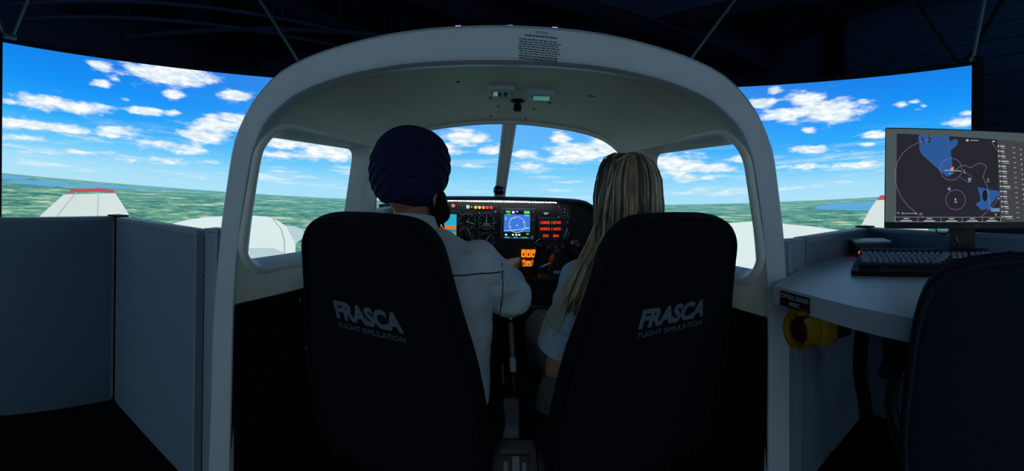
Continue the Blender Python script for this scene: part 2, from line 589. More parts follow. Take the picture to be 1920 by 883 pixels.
def scr_poly(name, pts, mat, off=.004):
    """flat picture content lying on the curved screen surface"""
    bm = bm_new()
    ps = []
    for (a, za), (b, zb) in zip(pts, pts[1:] + pts[:1]):
        n = max(1, int(abs(b - a) / 1.5))
        for k in range(n):
            t = k / n
            ps.append((a + (b - a) * t, za + (zb - za) * t))
    f = bm.faces.new([bm.verts.new((p, z, 0)) for p, z in ps])
    bmesh.ops.triangulate(bm, faces=[f])
    # cut in vertical strips so that it follows the curve
    lo, hi = min(p for p, z in ps), max(p for p, z in ps)
    k = math.ceil(lo / 1.5) * 1.5
    while k < hi:
        bmesh.ops.bisect_plane(bm, geom=bm.verts[:] + bm.edges[:] + bm.faces[:], plane_co=(k, 0, 0), plane_no=(1, 0, 0))
        k += 1.5
    for v in bm.verts:
        v.co = scr(v.co.x, v.co.y, off)
    return obj(name, bm, mat, scn, smooth=False)


def img_mat(name, rgb, var, sc):
    m = em(name, rgb, 1.)
    nt = m.node_tree
    b = nt.nodes['Principled BSDF']
    tc = nt.nodes.new('ShaderNodeTexCoord')
    nz = nt.nodes.new('ShaderNodeTexNoise')
    nz.inputs['Scale'].default_value = sc
    rp = nt.nodes.new('ShaderNodeValToRGB')
    c = lin(rgb)
    rp.color_ramp.elements[0].color = tuple(v * (1 - var) for v in c) + (1,)
    rp.color_ramp.elements[1].color = tuple(min(1, v * (1 + var)) for v in c) + (1,)
    nt.links.new(tc.outputs['Object'], nz.inputs['Vector'])
    nt.links.new(nz.outputs[0], rp.inputs[0])
    nt.links.new(rp.outputs[0], b.inputs['Emission Color'])
    return m


M_wing = img_mat('shown_wing_white', (212, 226, 224), .08, 3)
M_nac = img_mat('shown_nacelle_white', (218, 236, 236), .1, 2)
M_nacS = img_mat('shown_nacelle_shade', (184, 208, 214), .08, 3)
M_tip = img_mat('shown_wing_red', (190, 84, 96), .05, 3)
M_seam = img_mat('shown_seam_grey', (168, 184, 186), .05, 3)
scr_poly('wing_picture', [(-94.5, .60), (-89.66, .832), (-85.72, .965), (-76.7, .974), (-74.37, .833), (-71.5, .6)], M_wing)['label'] = 'white wing shown on the screen'
scr_poly('wing_tip_picture', [(-85.72, .965), (-84.35, .998), (-79.53, 1.008), (-77.13, .996), (-76.7, .974), (-79.7, .985), (-84.2, .979)], M_tip, .006)['label'] = 'red wing tip shown on the screen'
scr_poly('wing_seam_picture', [(-83.7, .978), (-83.5, .978), (-88.3, .75), (-88.55, .75)], M_seam, .006)
scr_poly('wing_seam_picture', [(-79.78, .98), (-79.64, .98), (-79.8, .75), (-80.0, .75)], M_seam, .006)
nl = [(-66.2, .754), (-63.64, .78), (-60.77, .794), (-58.06, .801), (-54.63, .808), (-51.58, .807), (-48.51, .798), (-46.44, .768), (-44.57, .717), (-43.3, .644), (-42.86, .567), (-42.93, .385)]
scr_poly('nacelle_picture', [(-70, .60)] + nl + [(-70, .385)], M_nac)['label'] = 'white engine nacelle shown on the screen'
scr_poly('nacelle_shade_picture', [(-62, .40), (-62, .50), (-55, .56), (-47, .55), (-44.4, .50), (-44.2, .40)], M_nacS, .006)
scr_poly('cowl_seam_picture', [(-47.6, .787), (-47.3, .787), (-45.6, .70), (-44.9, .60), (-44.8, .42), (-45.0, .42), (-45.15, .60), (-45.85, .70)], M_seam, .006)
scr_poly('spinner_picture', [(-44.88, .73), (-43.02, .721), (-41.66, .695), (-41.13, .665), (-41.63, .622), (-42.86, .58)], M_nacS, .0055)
scr_poly('nacelle_picture', [(39.0, .385), (39.2, .70), (40.6, .775), (43.53, .805), (46.1, .817), (49.69, .83), (54.28, .811), (58.82, .802), (63.8, .782), (68, .74), (68, .385)], M_nac)['label'] = 'white engine nacelle shown on the screen'
scr_poly('wing_picture', [(66.8, .60), (67.92, .8), (69.64, .928), (71.16, 1.017), (76.34, 1.02), (80.15, .82), (82, .6)], M_wing, .006)['label'] = 'white wing shown on the screen'
scr_poly('wing_tip_picture', [(70.95, 1.005), (71.74, 1.04), (75.38, 1.041), (76.5, 1.012)], M_tip, .008)['label'] = 'red wing tip shown on the screen'

# steel rods bracing the screen top from the ceiling
ztop = Z1 + .035
for (a, b, r, lab, nm) in [
    (scr(-94.5, ztop), (-2.2, 1.45, 3.1), .012, 'grey rod from the ceiling to the screen end beside the white wing, leaning forward', 0),
    (scr(-95.6, ztop), (-2.75, .62, 3.1), .012, 'grey rod from the ceiling to the screen end beside the white wing, leaning back', 0),
    (scr(-41.0, ztop), (-2.32, 2.85, 3.1), .015, 'thin grey rod to the screen top above the window by the turbaned pilot', 0),
    (scr(31.5, ztop), (2.05, 3.0, 3.1), .015, 'thin grey rod to the screen top above the window by the blond person', 0),
    (scr(84.6, ztop), (1.92, 2.1, 3.1), .022, 'thick dark rod slanting forward from the screen end over the monitor', 1),
    (scr(87.6, ztop), (2.52, 1.1, 3.1), .016, 'blue-grey upright rod at the screen end over the monitor', 0),
    (scr(86.8, ztop), (2.95, .95, 3.1), .016, 'dark rod slanting outward from the screen end over the monitor', 1),
]:
    bm = bm_new(); tube(bm, [a, b], r, 10)
    c = Vector(a)
    box(bm, c, (.05, .05, .03), bev=.004)
    tag(obj('support_rod', bm, M_black if nm else M_steel), lab, 'rod', 'rods bracing the screen')
for p in (-95.9, -92.8, 83.2, 87.9):
    pass

# ------------------------------------------------------------------ cockpit shell
CX = -.035
OUT = [(.862, 0.), (.852, .3), (.845, .6), (.818, .89), (.797, 1.03), (.775, 1.15), (.75, 1.213), (.70, 1.288), (.612, 1.362), (.49, 1.402), (.33, 1.427), (.19, 1.438), (0, 1.442)]
INN = [(.765, 0.), (.76, .3), (.755, .68), (.735, .9), (.70, 1.10), (.678, 1.165), (.652, 1.213), (.612, 1.248), (.545, 1.288), (.42, 1.322), (.27, 1.340), (.13, 1.345), (0, 1.346)]


def resample(prof, n):
    pts = smooth_path([(x, 0, z) for x, z in prof], 10)
    L_ = [0.]
    for a, b in zip(pts, pts[1:]):
        L_.append(L_[-1] + (b - a).length)
    out = []
    for k in range(n):
        s = L_[-1] * k / (n - 1)
        i = max(j for j in range(len(L_)) if L_[j] <= s + 1e-9)
        i = min(i, len(pts) - 2)
        t = (s - L_[i]) / max(1e-9, L_[i + 1] - L_[i])
        p = pts[i].lerp(pts[i + 1], t)
        out.append((p.x, p.z))
    return out


NA = 48
outP, innP = resample(OUT, NA), resample(INN, NA)
fullO = [(-x, z) for x, z in outP] + [(x, z) for x, z in reversed(outP[:-1])]
fullI = [(-x, z) for x, z in innP] + [(x, z) for x, z in reversed(innP[:-1])]
sh = thing('cockpit_shell', 'pale aircraft cockpit shell with arched opening, side windows and cream headliner', 'cockpit', (CX, 1.04, 0))
bm = bm_new()
rings = []
for (ox, oz), (ix, iz) in zip(fullO, fullI):
    o_ = Vector((CX + ox, 0, oz)); i_ = Vector((CX + ix, 0, iz)); d = i_ - o_
    def q(t, y):
        p = o_ + d * t
        return Vector((p.x, y, p.z))
    rings.append([q(0, 1.16), q(0, 1.065), q(.05, 1.048), q(.15, 1.04), q(.85, 1.04), q(.95, 1.045), q(1., 1.058), q(1., 1.085), q(.5, 1.16)])
loop_loft(bm, rings)
arch = obj('arch_frame', bm, M_shell, sh)
# printed notice on the arch
Mn = frame((CX + .095, 1.0395, 1.386), (1, 0, -.06), (0, 0, 1))
bm = text_bm('NOTICE', .0085, frame((CX + .1, 1.0393, 1.4145), (1, 0, -.06), (0, 0, 1)), extr=.0002)
rng = random.Random(3)
def word_line(bm, M, x0, x1, y, h):
    x = x0
    while x < x1 - .002:
        w = min(rng.uniform(.004, .012), x1 - x)
        rect2d(bm, M, x + w / 2, y, w, h, .0002)
        x += w + .0018
word_line(bm, Mn, -.036, .046, .0225, .0036)
for k in range(9):
    word_line(bm, Mn, -.052 + rng.uniform(0, .005), .054 - rng.uniform(0, .008), .0125 - k * .0058, .0026)
obj('notice_print', bm, M_ink, arch, smooth=False)['label'] = 'dark printed notice text on the arch'
# small coloured emissive dots along the top edge of the arch
for px, c in ((-.142, (226, 170, 255)), (-.012, (70, 230, 140)), (.1, (226, 150, 255))):
    bm = bm_new(); box(bm, (px, 1.0635, 1.4412 - .16 * max(0, abs(px - CX) - .06) ** 2), (.014, .005, .0035), bev=.0008)
    obj('arch_dot', bm, em('arch_dot_%d' % int(1000 + px * 1000), c, 1.2), arch)


def lean(z):
    t = max(0., min(1., (z - .75) / .48))
    return .088 * t ** 1.5


def wallx(y, z):
    t = (y - 1.04) / .74
    return .752 - .172 * t - lean(z) * (1 - .35 * t)


# roof liner: loft from the arch to the windshield header
FRONT = [(.505, 1.196), (.49, 1.212), (.463, 1.236), (.42, 1.262), (.36, 1.283), (.28, 1.299), (.16, 1.313), (.08, 1.319), (0, 1.321)]
REAR = [p for p in INN if p[1] > 1.19]
rear = resample(REAR, 26)
front = resample(FRONT, 26)
fr = [(-x, z) for x, z in rear] + [(x, z) for x, z in reversed(rear[:-1])]
ff = [(-x, z) for x, z in front] + [(x, z) for x, z in reversed(front[:-1])]
bm = bm_new()
NR = 14
def roofpt(k, i, lift=0.):
    t = k / NR
    (ax, az), (bx, bz) = fr[i], ff[i]
    y = 1.074 + (1.78 - 1.074) * t
    ax, az = ax * 1.012, az + .006
    s = t * t * (3 - 2 * t) * .35 + t * .65
    bul = .012 * math.sin(math.pi * t)
    return Vector((CX + (ax + (bx - ax) * s) * (1 + lift), y, az + (bz - az) * s + bul * (1 - abs(ax) / .7) + lift))
inner = [[bm.verts.new(roofpt(k, i)) for i in range(len(fr))] for k in range(NR + 1)]
outer = [[bm.verts.new(roofpt(k, i, .05)) for i in range(len(fr))] for k in range(NR + 1)]
n = len(fr)
for k in range(NR):
    for i in range(n - 1):
        bm.faces.new((inner[k][i], inner[k][i + 1], inner[k + 1][i + 1], inner[k + 1][i]))
        bm.faces.new((outer[k][i + 1], outer[k][i], outer[k + 1][i], outer[k + 1][i + 1]))
for i in range(n - 1):
    bm.faces.new((inner[NR][i], inner[NR][i + 1], outer[NR][i + 1], outer[NR][i]))
    bm.faces.new((inner[0][i + 1], inner[0][i], outer[0][i], outer[0][i + 1]))
for k in range(NR):
    bm.faces.new((inner[k + 1][0], outer[k + 1][0], outer[k][0], inner[k][0]))
    bm.faces.new((inner[k][-1], outer[k][-1], outer[k + 1][-1], inner[k + 1][-1]))
roof = obj('headliner', bm, M_liner, sh)
# windshield header lip
bm = bm_new(); tube(bm, [(CX + x, 1.782, z - .003) for x, z in ff], .010, 8); obj('windshield_lip', bm, M_surr, roof)


def roofz(x, y):
    t = (y - 1.06) / .72
    best = min(range(len(fr)), key=lambda i: abs(roofpt(t * NR, i).x - x))
    return roofpt(t * NR, best).z


# screws in the headliner
bm = bm_new(); lathe(bm, [(.0, -.001), (.005, -.001), (.0045, -.003), (.002, -.004), (0, -.004)], Matrix.Identity(4), 10, (False, False))
bmesh.ops.remove_doubles(bm, verts=bm.verts[:], dist=1e-5)
scw = bpy.data.meshes.new('screw'); bm.to_mesh(scw); bm.free(); scw.materials.append(M_ink)
for x, y in [(-.165, 1.25), (-.08, 1.45), (-.055, 1.56), (.075, 1.57), (.125, 1.47), (.24, 1.33), (.254, 1.33), (-.09, 1.70), (.05, 1.72)]:
    inst('screw', scw, roof, (x, y, roofz(x, y) + .001))
# two map lights and a black ball vent on the headliner
def slope_frame(x, y, yaw=0):
    z = roofz(x, y)
    dz = (roofz(x, y + .05) - roofz(x, y - .05)) / .1
    M = frame((x, y, z), (math.cos(yaw), math.sin(yaw), 0), (0, 1, dz))
    return M
for x, y, yw, striped in ((-.038, 1.345, .03, True), (.089, 1.37, .03, False)):
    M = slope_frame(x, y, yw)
    bm = bm_new(); prism(bm, rrect(.086, .080, .008), M, -.014, .004)
    ml = obj('map_light', bm, M_white, sh, smooth=False)
    bm = bm_new(); prism(bm, rrect(.052, .050, .004), M, -.0175, -.013)
    obj('lens', bm, M_lens, ml, smooth=False)
    if striped:
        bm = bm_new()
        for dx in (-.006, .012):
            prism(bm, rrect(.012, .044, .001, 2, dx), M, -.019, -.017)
        obj('dark_strip', bm, M_black, ml, smooth=False)  # two thin black strips laid across the lens
    bm = bm_new()
    for dx in (-.032, .032):
        prism(bm, [(dx + .0025 * math.cos(a * .785), .0025 * math.sin(a * .785)) for a in range(8)], M, -.0155, -.013)
    obj('fixing_screw', bm, M_ink, ml)
M = slope_frame(.014, 1.48)
bm = bm_new(); lathe(bm, [(.024, .004), (.024, -.004), (.010, -.006), (.010, -.012), (.013, -.014), (.0135, -.034), (.011, -.037)], M, 20)
obj('cabin_microphone', bm, M_black, sh)


# side walls with rounded window openings
def winloop(off=0.):
    """window outline in (y, z), 64 points, grown by off"""
    y0, y1, z0, z1 = 1.088 - off, 1.655 + off, .79 - off, 1.19 + off
    rr = [(y1, z1, .045 + off * .7, 0), (y0, z1, .09 + off * .7, 90), (y0, z0, .085 + off * .7, 180), (y1, z0, .06 + off * .7, 270)]
    out = []
    for y, z, r, a0 in rr:
        cy = y - r if a0 in (0, 270) else y + r
        cz = z - r if a0 in (0, 90) else z + r
        for k in range(16):
            a = R(a0 + 90 * k / 15)
            out.append((cy + r * math.cos(a), cz + r * math.sin(a)))
    return out


def rectloop(y0, y1, z0, z1):
    cs = [(y1, z1, 0), (y0, z1, 90), (y0, z0, 180), (y1, z0, 270)]
    cen = ((y0 + y1) / 2, (z0 + z1) / 2)
    wl = winloop()
    out = []
    for q_, (y, z) in enumerate(wl):
        # project along the direction from window centre onto the rectangle, corner-preserving
        k = q_ % 16
        c = cs[q_ // 16]
        nxt = 1 if k >= 8 else 0
        t = (k - 7.5) / 7.5
        y_, z_ = c[0], c[1]
        a0 = c[2]
        if a0 == 0:
            y_, z_ = (y1, z1 + (z - z1) * 1.0 if t < 0 else z1) if t < 0 else (y, z1)
        elif a0 == 90:
            y_, z_ = (y, z1) if t < 0 else (y0, z)
        elif a0 == 180:
            y_, z_ = (y0, z) if t < 0 else (y, z0)
        else:
            y_, z_ = (y, z0) if t < 0 else (y1, z)
        if k in (7, 8):
            y_, z_ = c[0], c[1]
        out.append((y_, z_))
    return out


for sd, side in ((-1, 'left'), (1, 'right')):
    def P(y, z, th=0.):
        return Vector((CX + sd * (wallx(y, z) + th), y, z))
    rl = rectloop(1.05, 1.785, .664, 1.235)
    wl = winloop(.03)
    bm = bm_new()
    L0 = []
    for s in range(5):
        t = s / 4
        L0.append([P(a[0] + (b[0] - a[0]) * t, a[1] + (b[1] - a[1]) * t) for a, b in zip(rl, wl)])
    L1 = []
    for s in range(5):
        t = 1 - s / 4
        L1.append([P(a[0] + (b[0] - a[0]) * t, a[1] + (b[1] - a[1]) * t, .055) for a, b in zip(rl, wl)])
    loop_loft(bm, L0 + L1, True, (False, False))
    # close outer edge
    wallp = obj('side_panel', bm, M_liner, sh)
    # moulded surround stepping out to the opening
    bm = bm_new()
    def wlp(off, th):
        return [P(y, z, th) for y, z in winloop(off)]
    prof = [(.042, .004), (.040, -.006), (.032, -.012), (.024, -.012), (.018, -.006), (.014, .004), (.004, .034), (0., .058), (.03, .062)]
    loop_loft(bm, [wlp(a, b) for a, b in prof], True, (False, False))
    obj('window_surround', bm, M_surr, wallp)
    # ledge line under the window, and dark carpeted lower wall
    bm = bm_new()
    rows = [(0.0, .02), (.30, .012), (.60, .004), (.652, .0), (.664, -.004), (.664, .05), (0., .06)]
    rings = []
    for k in range(13):
        y = 1.05 + (2.35 - 1.05) * k / 12
        rings.append([Vector((CX + sd * (wallx(min(y, 1.9), z) + t_), y, z)) for z, t_ in rows])
    loop_loft(bm, rings)
    obj('lower_side_panel', bm, M_dark, sh)
    bm = bm_new()
    tube(bm, [P(1.05 + .055 * k, .664, -.001) for k in range(14)], .006, 6); obj('panel_trim', bm, M_black, wallp)
    # forward sill between the door post and the dash
    bm = bm_new()
    rings = []
    for k in range(7):
        y = 1.785 + (2.35 - 1.785) * k / 6
        x = wallx(min(y, 1.9), .8)
        zt = .93 + .02 * k / 6
        rings.append([Vector((CX + sd * x, y, .664)), Vector((CX + sd * x, y, zt)), Vector((CX + sd * (x + .05), y, zt)), Vector((CX + sd * (x + .05), y, .664))])
    loop_loft(bm, rings); obj('forward_sill', bm, M_liner, sh)
    # windshield side post
    bm = bm_new()
    pts = [(CX + sd * .505, 1.782, 1.197), (CX + sd * .545, 1.79, 1.12), (CX + sd * .568, 1.80, 1.02), (CX + sd * .578, 1.82, .93)]
    tube(bm, smooth_path(pts, 5), .016, 8); obj('side_post', bm, M_surr, sh)
# two small rivets on the dark lower wall, fuel-lever like studs
lw = [c for c in sh.children if c.name.startswith('lower_side_panel')][0]
bm = bm_new()
for z in (.455, .467):
    bmesh.ops.create_uvsphere(bm, u_segments=8, v_segments=6, radius=.0035, matrix=Matrix.Translation((CX - wallx(1.36, .46) + .012, 1.36, z)))
obj('stud', bm, M_mark, lw)
bm = bm_new(); tube(bm, [(CX - wallx(1.33, .64) + .006, 1.33, .636), (CX - wallx(1.33, .64) + .004, 1.33, .622)], .003, 6); obj('latch_pin', bm, M_screw, lw)

# centre windshield post
bm = bm_new()
a, b = Vector((-.014, 1.782, 1.322)), Vector((-.062, 2.06, .975))
path = [a.lerp(b, t) for t in (0, .2, .4, .6, .8, 1)]
rings = []
for i, p in enumerate(path):
    w = .030 - .005 * i / 5
    ax = (b - a).normalized(); rt = Vector((1, 0, 0)); nn = ax.cross(rt).normalized()
    if nn.y > 0:
        nn = -nn
    rings.append([p + rt * x + nn * h for x, h in ((-w, -.012), (-w, .004), (-w * .72, .010), (-w * .5, .003), (-w * .3, .012), (w * .3, .012), (w * .5, .003), (w * .72, .010), (w, .004), (w, -.012))])
loop_loft(bm, rings); obj('windshield_post', bm, M_surr, sh)
# firewall ahead of the footwells and nose deck under the windshield
bm = bm_new(); box(bm, (CX, 2.37, .48), (1.3, .04, .96)); obj('firewall', bm, M_black, sh, smooth=False)
bm = bm_new(); box(bm, (CX, 2.25, .935), (1.28, .3, .03)); obj('nose_deck', bm, M_glare, sh, smooth=False)
bm = bm_new(); box(bm, (CX, 1.68, .02), (1.36, 1.3, .04)); obj('cockpit_floor', bm, M_dark, sh, smooth=False)

# ------------------------------------------------------------------ instrument panel
PY = 2.0
ip = thing('instrument_panel', 'black instrument panel with round gauges, blue map display and lit switches', 'instrument panel', (CX, PY, .45))
bm = bm_new()
pts = [(-.43, .46), (.43, .46), (.43, .88), (.424, .925), (.40, .958), (.36, .976), (.30, .984), (-.30, .984), (-.36, .976), (-.40, .958), (-.424, .925), (-.43, .88)]
M = frame((CX, PY, 0), (1, 0, 0), (0, 0, 1))
prism(bm, pts, M, -.02, 0); board = obj('board', bm, M_panel, ip, smooth=False)
bm = bm_new()
gp = smooth_path([(-.445, 0, .86), (-.44, 0, .93), (-.40, 0, .973), (-.32, 0, .992), (0, 0, .997), (.32, 0, .992), (.40, 0, .973), (.44, 0, .93), (.445, 0, .86)], 6)
rings = []
for p in gp:
    rings.append([Vector((CX + p.x, yy, p.z + zz)) for yy, zz in ((PY + .16, -.004), (PY + .05, .006), (PY - .05, .004), (PY - .07, -.002), (PY - .07, -.010), (PY - .05, -.014), (PY + .16, -.016))])
loop_loft(bm, rings); obj('glareshield', bm, M_glare, ip)
bm = bm_new()
for k in range(44):
    box(bm, (-.305 + k * .0118, PY - .040, .9795), (.0065, .004, .0022))
lst = obj('light_strip', bm, em('led_strip', (235, 245, 240), 40.), ip, smooth=False); lst['kind'] = 'stuff'; lst['label'] = 'glowing white light strip'

FP = frame((0, PY, 0), (1, 0, 0), (0, 0, 1))     # x = world x, y = world z, z toward the camera


def FPo(x, z, h=0):
    return frame((x, PY - h, z), (1, 0, 0), (0, 0, 1))


def gauge(x, z, r, needles, nt_=12, style=0):
    M = FPo(x, z, .001)
    bm = bm_new(); lathe(bm, [(r * .97, 0), (r * .97, .004)], M, 32); g = obj('gauge', bm, M_face, ip)
    bm = bm_new(); lathe(bm, [(r * 1.12, 0), (r * 1.14, .008), (r * 1.06, .016), (r * .98, .016), (r * .95, .0045)], M, 32, (False, False)); obj('bezel', bm, M_bezelB, g)
    bm = bm_new(); ring2d(bm, M, 0, 0, r * 1.02, r * .09, h1=.0168, seg=36); obj('bezel_rim', bm, M_bezel, g)
    bm = bm_new()
    for k in range(nt_):
        a = R(360 * k / nt_ + 90)
        line2d(bm, M, [(r * .72 * math.cos(a), r * .72 * math.sin(a)), (r * .86 * math.cos(a), r * .86 * math.sin(a))], r * .055, .0048)
    if style == 1:
        for k in range(-2, 3):
            rect2d(bm, M, k * r * .16, -r * .35, r * .09, r * .14, .0048); rect2d(bm, M, k * r * .16, -r * .55, r * .09, r * .1, .0048)
    if style == 2:
        line2d(bm, M, [(-r * .45, 0), (r * .45, 0)], r * .05, .0048); ring2d(bm, M, 0, 0, r * .62, r * .05, h1=.0048, seg=28)
    obj('tick_marks', bm, M_mark, g, smooth=False)
    for (ang, ln, w) in needles:
        a = R(90 - ang)
        bm = bm_new()
        line2d(bm, M, [(-r * .15 * math.cos(a), -r * .15 * math.sin(a)), (r * ln * math.cos(a), r * ln * math.sin(a))], r * w, .0062)
        obj('needle', bm, M_mark, g, smooth=False)
    bm = bm_new()
    for sx in (-1, 1):
        for sz in (-1, 1):
            lathe(bm, [(.0045, 0), (.0045, .003), (.003, .0045)], FPo(x + sx * r * .95, z + sz * r * .95, .001), 10)
    obj('bezel_screw', bm, M_screw, g)
    bm = bm_new(); lathe(bm, [(.010, 0), (.010, .012), (.008, .018)], FPo(x + r * .86, z + r * .86, .001), 14); obj('light_post', bm, M_bezelB, g)


gauge(-.206, .883, .037, [(110, .75, .1), (25, .5, .08)], 10)
gauge(-.117, .887, .037, [(0, .7, .12)], 10, 1)
gauge(-.206, .798, .037, [(90, .5, .06), (200, .4, .06)], 12, 2)
gauge(-.117, .797, .037, [(35, .72, .12)], 10)
gauge(-.206, .713, .037, [(60, .7, .1)], 10)
gauge(-.117, .713, .037, [(300, .7, .1)], 10)
gauge(-.382, .883, .037, [(250, .7, .1)], 10)
gauge(-.382, .798, .037, [(140, .7, .1)], 12)
gauge(.248, .934, .026, [(0, .7, .12)], 10, 2)


def display(name, x0, x1, z0, z1, bw, label):
    M = FPo((x0 + x1) / 2, (z0 + z1) / 2, .001)
    bm = bm_new(); prism(bm, rrect(x1 - x0, z1 - z0, .006), M, 0, .010); d = obj(name, bm, M_bezelB, ip, smooth=False); d['label'] = label
    bm = bm_new()
    w, h = (x1 - x0), (z1 - z0)
    line2d(bm, M, [(-w / 2, h / 2), (w / 2, h / 2)], .0022, .0106); line2d(bm, M, [(-w / 2, h / 2), (-w / 2, -h / 2)], .0018, .0106)
    obj('bezel_edge', bm, M_bezel, d, smooth=False)
    return M, d


# pilot's primary display (its edge shows beside the turban)
M, d = display('flight_display', -.352, -.247, .79, .93, .012, 'flight display in cyan, orange and green')
for (z0, z1, c, s) in ((.862, .916, (40, 170, 200), 1.), (.845, .862, (216, 120, 60), 1.), (.83, .845, (60, 130, 150), 1.), (.802, .83, (90, 190, 40), 1.)):
    bm = bm_new(); rect2d(bm, M, -.001, (z0 + z1) / 2 - .86, .086, z1 - z0, .0112)
    obj('screen_band', bm, em('flight_display_%d' % c[0], c, s), d, smooth=False)
# centre map display
M, d = display('map_display', -.046, .112, .803, .948, .012, 'blue map display with green and black data blocks')
M2 = FPo(.026, .876, .001)
bm = bm_new(); rect2d(bm, M2, 0, 0, .122, .132, .0112); scb = obj('map_screen', bm, em('map_blue', (58, 118, 214), 1.05), d, smooth=False)
bm = bm_new()
rect2d(bm, M2, 0, .055, .122, .020, .0116); rect2d(bm, M2, 0, -.050, .122, .028, .0116); obj('data_block', bm, em('map_block', (12, 22, 24), 1.), d, smooth=False)
bm = bm_new()
ring2d(bm, M2, 0, -.003, .037, .0016, h1=.0118, seg=44); line2d(bm, M2, [(-.061, -.032), (-.02, -.028), (.03, -.022), (.061, -.016)], .0016, .0118)
ring2d(bm, M2, 0, -.006, .0015, .003, h1=.0118, seg=10)
for x, z in ((-.052, .022), (-.052, .03), (-.027, .025), (-.012, .028), (.03, .008), (-.03, -.012), (.045, -.016)):
    rect2d(bm, M2, x, z, .006, .003, .0118)
for x in (-.05, -.018, -.002, .012):
    rect2d(bm, M2, x, -.05, .009, .008, .0118)
rect2d(bm, M2, -.018, .055, .012, .010, .0118); rect2d(bm, M2, 0, .058, .008, .004, .0118); rect2d(bm, M2, .045, .040, .02, .002, .0118)
obj('map_line', bm, em('map_white', (226, 240, 246), 1.1), d, smooth=False)
bm = bm_new()
for x, z, w, h in ((-.042, .057, .022, .008), (-.04, .047, .018, .003), (.045, .055, .026, .013), (-.045, -.062, .024, .003), (-.005, -.062, .02, .003), (.035, -.062, .03, .003), (.05, -.045, .012, .006)):
    rect2d(bm, M2, x, z, w, h, .0119)
obj('map_green', bm, em('map_green', (110, 220, 60), 1.), d, smooth=False)
bm = bm_new()
for z in (.058, .02, -.02, -.055):
    lathe(bm, [(.0035, 0), (.003, .004)], FPo(.1, .876 + z, .010), 10)
lathe(bm, [(.008, 0), (.008, .012), (.006, .014)], FPo(.098, .812, .010), 16); obj('display_knob', bm, M_screw, d)

# annunciator lights
for k, c in enumerate(((255, 190, 40), (255, 205, 90), (255, 150, 30), (235, 60, 50), (240, 50, 50))):
    M = FPo(-.169 + k * .0183, .950, .001)
    bm = bm_new(); lathe(bm, [(.0085, 0), (.0085, .006), (.0075, .007), (.007, .0065)], M, 20, (True, False)); al = obj('annunciator_light', bm, M_bezel, ip)
    bm = bm_new(); lathe(bm, [(.0072, .004), (.006, .009), (.003, .011), (0.0005, .0114)], M, 16); obj('lamp_lens', bm, em('annunciator_%d' % k, c, 1.1), al)
bm = bm_new(); prism(bm, rrect(.016, .016, .004, 4), FPo(-.205, .952, .001), 0, .008); lathe(bm, [(.003, 0), (.003, .01)], FPo(-.188, .952, .001), 10); obj('toggle_switch', bm, M_white, ip)
bm = bm_new(); lathe(bm, [(.009, 0), (.009, .006), (.005, .007)], FPo(-.276, .955, .001), 18); obj('key_switch', bm, pm('key_switch', (220, 120, 90), .4), ip)
# slot instrument
bm = bm_new(); prism(bm, rrect(.034, .014, .003), FPo(.161, .928, .001), 0, .004); sl = obj('clock_slot', bm, M_bezelB, ip, smooth=False)
bm = bm_new(); rect2d(bm, FPo(.161, .928, .001), 0, .001, .022, .004, .0046); rect2d(bm, FPo(.161, .928, .001), 0, -.004, .016, .002, .0046); obj('slot_glow', bm, em('slot_readout', (225, 232, 235), .6), sl, smooth=False)
# radio stack with red numerals
M = FPo(.198, .855, .001)
bm = bm_new(); prism(bm, rrect(.148, .105, .003), M, 0, .006); rd = obj('radio_stack', bm, M_bezelB, ip, smooth=False); rd['label'] = 'radio stack with glowing red numerals'
bm = bm_new(); line2d(bm, M, [(-.074, .0525), (.074, .0525)], .002, .007); obj('stack_edge', bm, M_bezel, rd, smooth=False)
M_red7 = em('red_numerals', (255, 52, 30), 1.3)
for (tx, x, z) in (('12025', .155, .884), ('12743', .207, .884), ('10953', .155, .854), ('11073', .207, .854), ('224', .16, .822), ('304', .208, .822)):
    bm = text_bm(tx, .0175, FPo(x, z - .005, .0078), bold=.0004, shear=.12, width=.009 * len(tx)); obj('numerals', bm, M_red7, rd, smooth=False)
bm = bm_new()
for z in (.886, .856, .825):
    lathe(bm, [(.0065, 0), (.006, .010), (.004, .011)], FPo(.262, z, .006), 14); lathe(bm, [(.003, 0), (.003, .004)], FPo(.24, z - .003, .006), 10)
for x in (.15, .163, .178, .193, .208):
    rect2d(bm, M, x - .198, .805 - .855, .006, .0025, .007)
for z in (.876, .846):
    rect2d(bm, M, -.02, z - .855, .008, .002, .007)
obj('radio_knob', bm, M_screw, rd)
bm = bm_new(); prism(bm, rrect(.13, .036, .003), FPo(.2, .778, .001), 0, .006)
aud = obj('audio_panel', bm, M_bezelB, ip, smooth=False)
bm = bm_new()
for x in (.148, .176, .208, .238):
    lathe(bm, [(.005, 0), (.0045, .008)], FPo(x, .772, .006), 12)
obj('audio_knob', bm, M_screw, aud)
# lit rocker switches
for k, (x, z, w, h, lit) in enumerate([(.0595, .739, .021, .036, 1), (.0825, .739, .021, .036, 1), (.1055, .739, .021, .036, 1), (.0595, .694, .021, .030, .75), (.0825, .692, .021, .024, 1.1), (.1055, .694, .021, .030, .5)]):
    M = FPo(x, z, .001)
    bm = bm_new(); prism(bm, rrect(w, h, .002, 3), M, 0, .008)
    sw = obj('rocker_switch', bm, em('rocker_%d' % k, (255, 140, 24), lit), ip, smooth=False)
    bm = bm_new(); rect2d(bm, M, 0, -h * .12, w * .32, h * .3, .0086); obj('legend', bm, pm('legend_%d' % k, (150, 70, 10)), sw, smooth=False)
bm = bm_new()
for k in range(14):
    lathe(bm, [(.0042, 0), (.0042, .006), (.003, .007)], FPo(.03 + k * .017, .622, .001), 10)
    if k % 2 == 0:
        lathe(bm, [(.0042, 0), (.0042, .006), (.003, .007)], FPo(.03 + k * .017, .600, .001), 10)
obj('circuit_breaker', bm, M_grey, ip)
bm = bm_new()
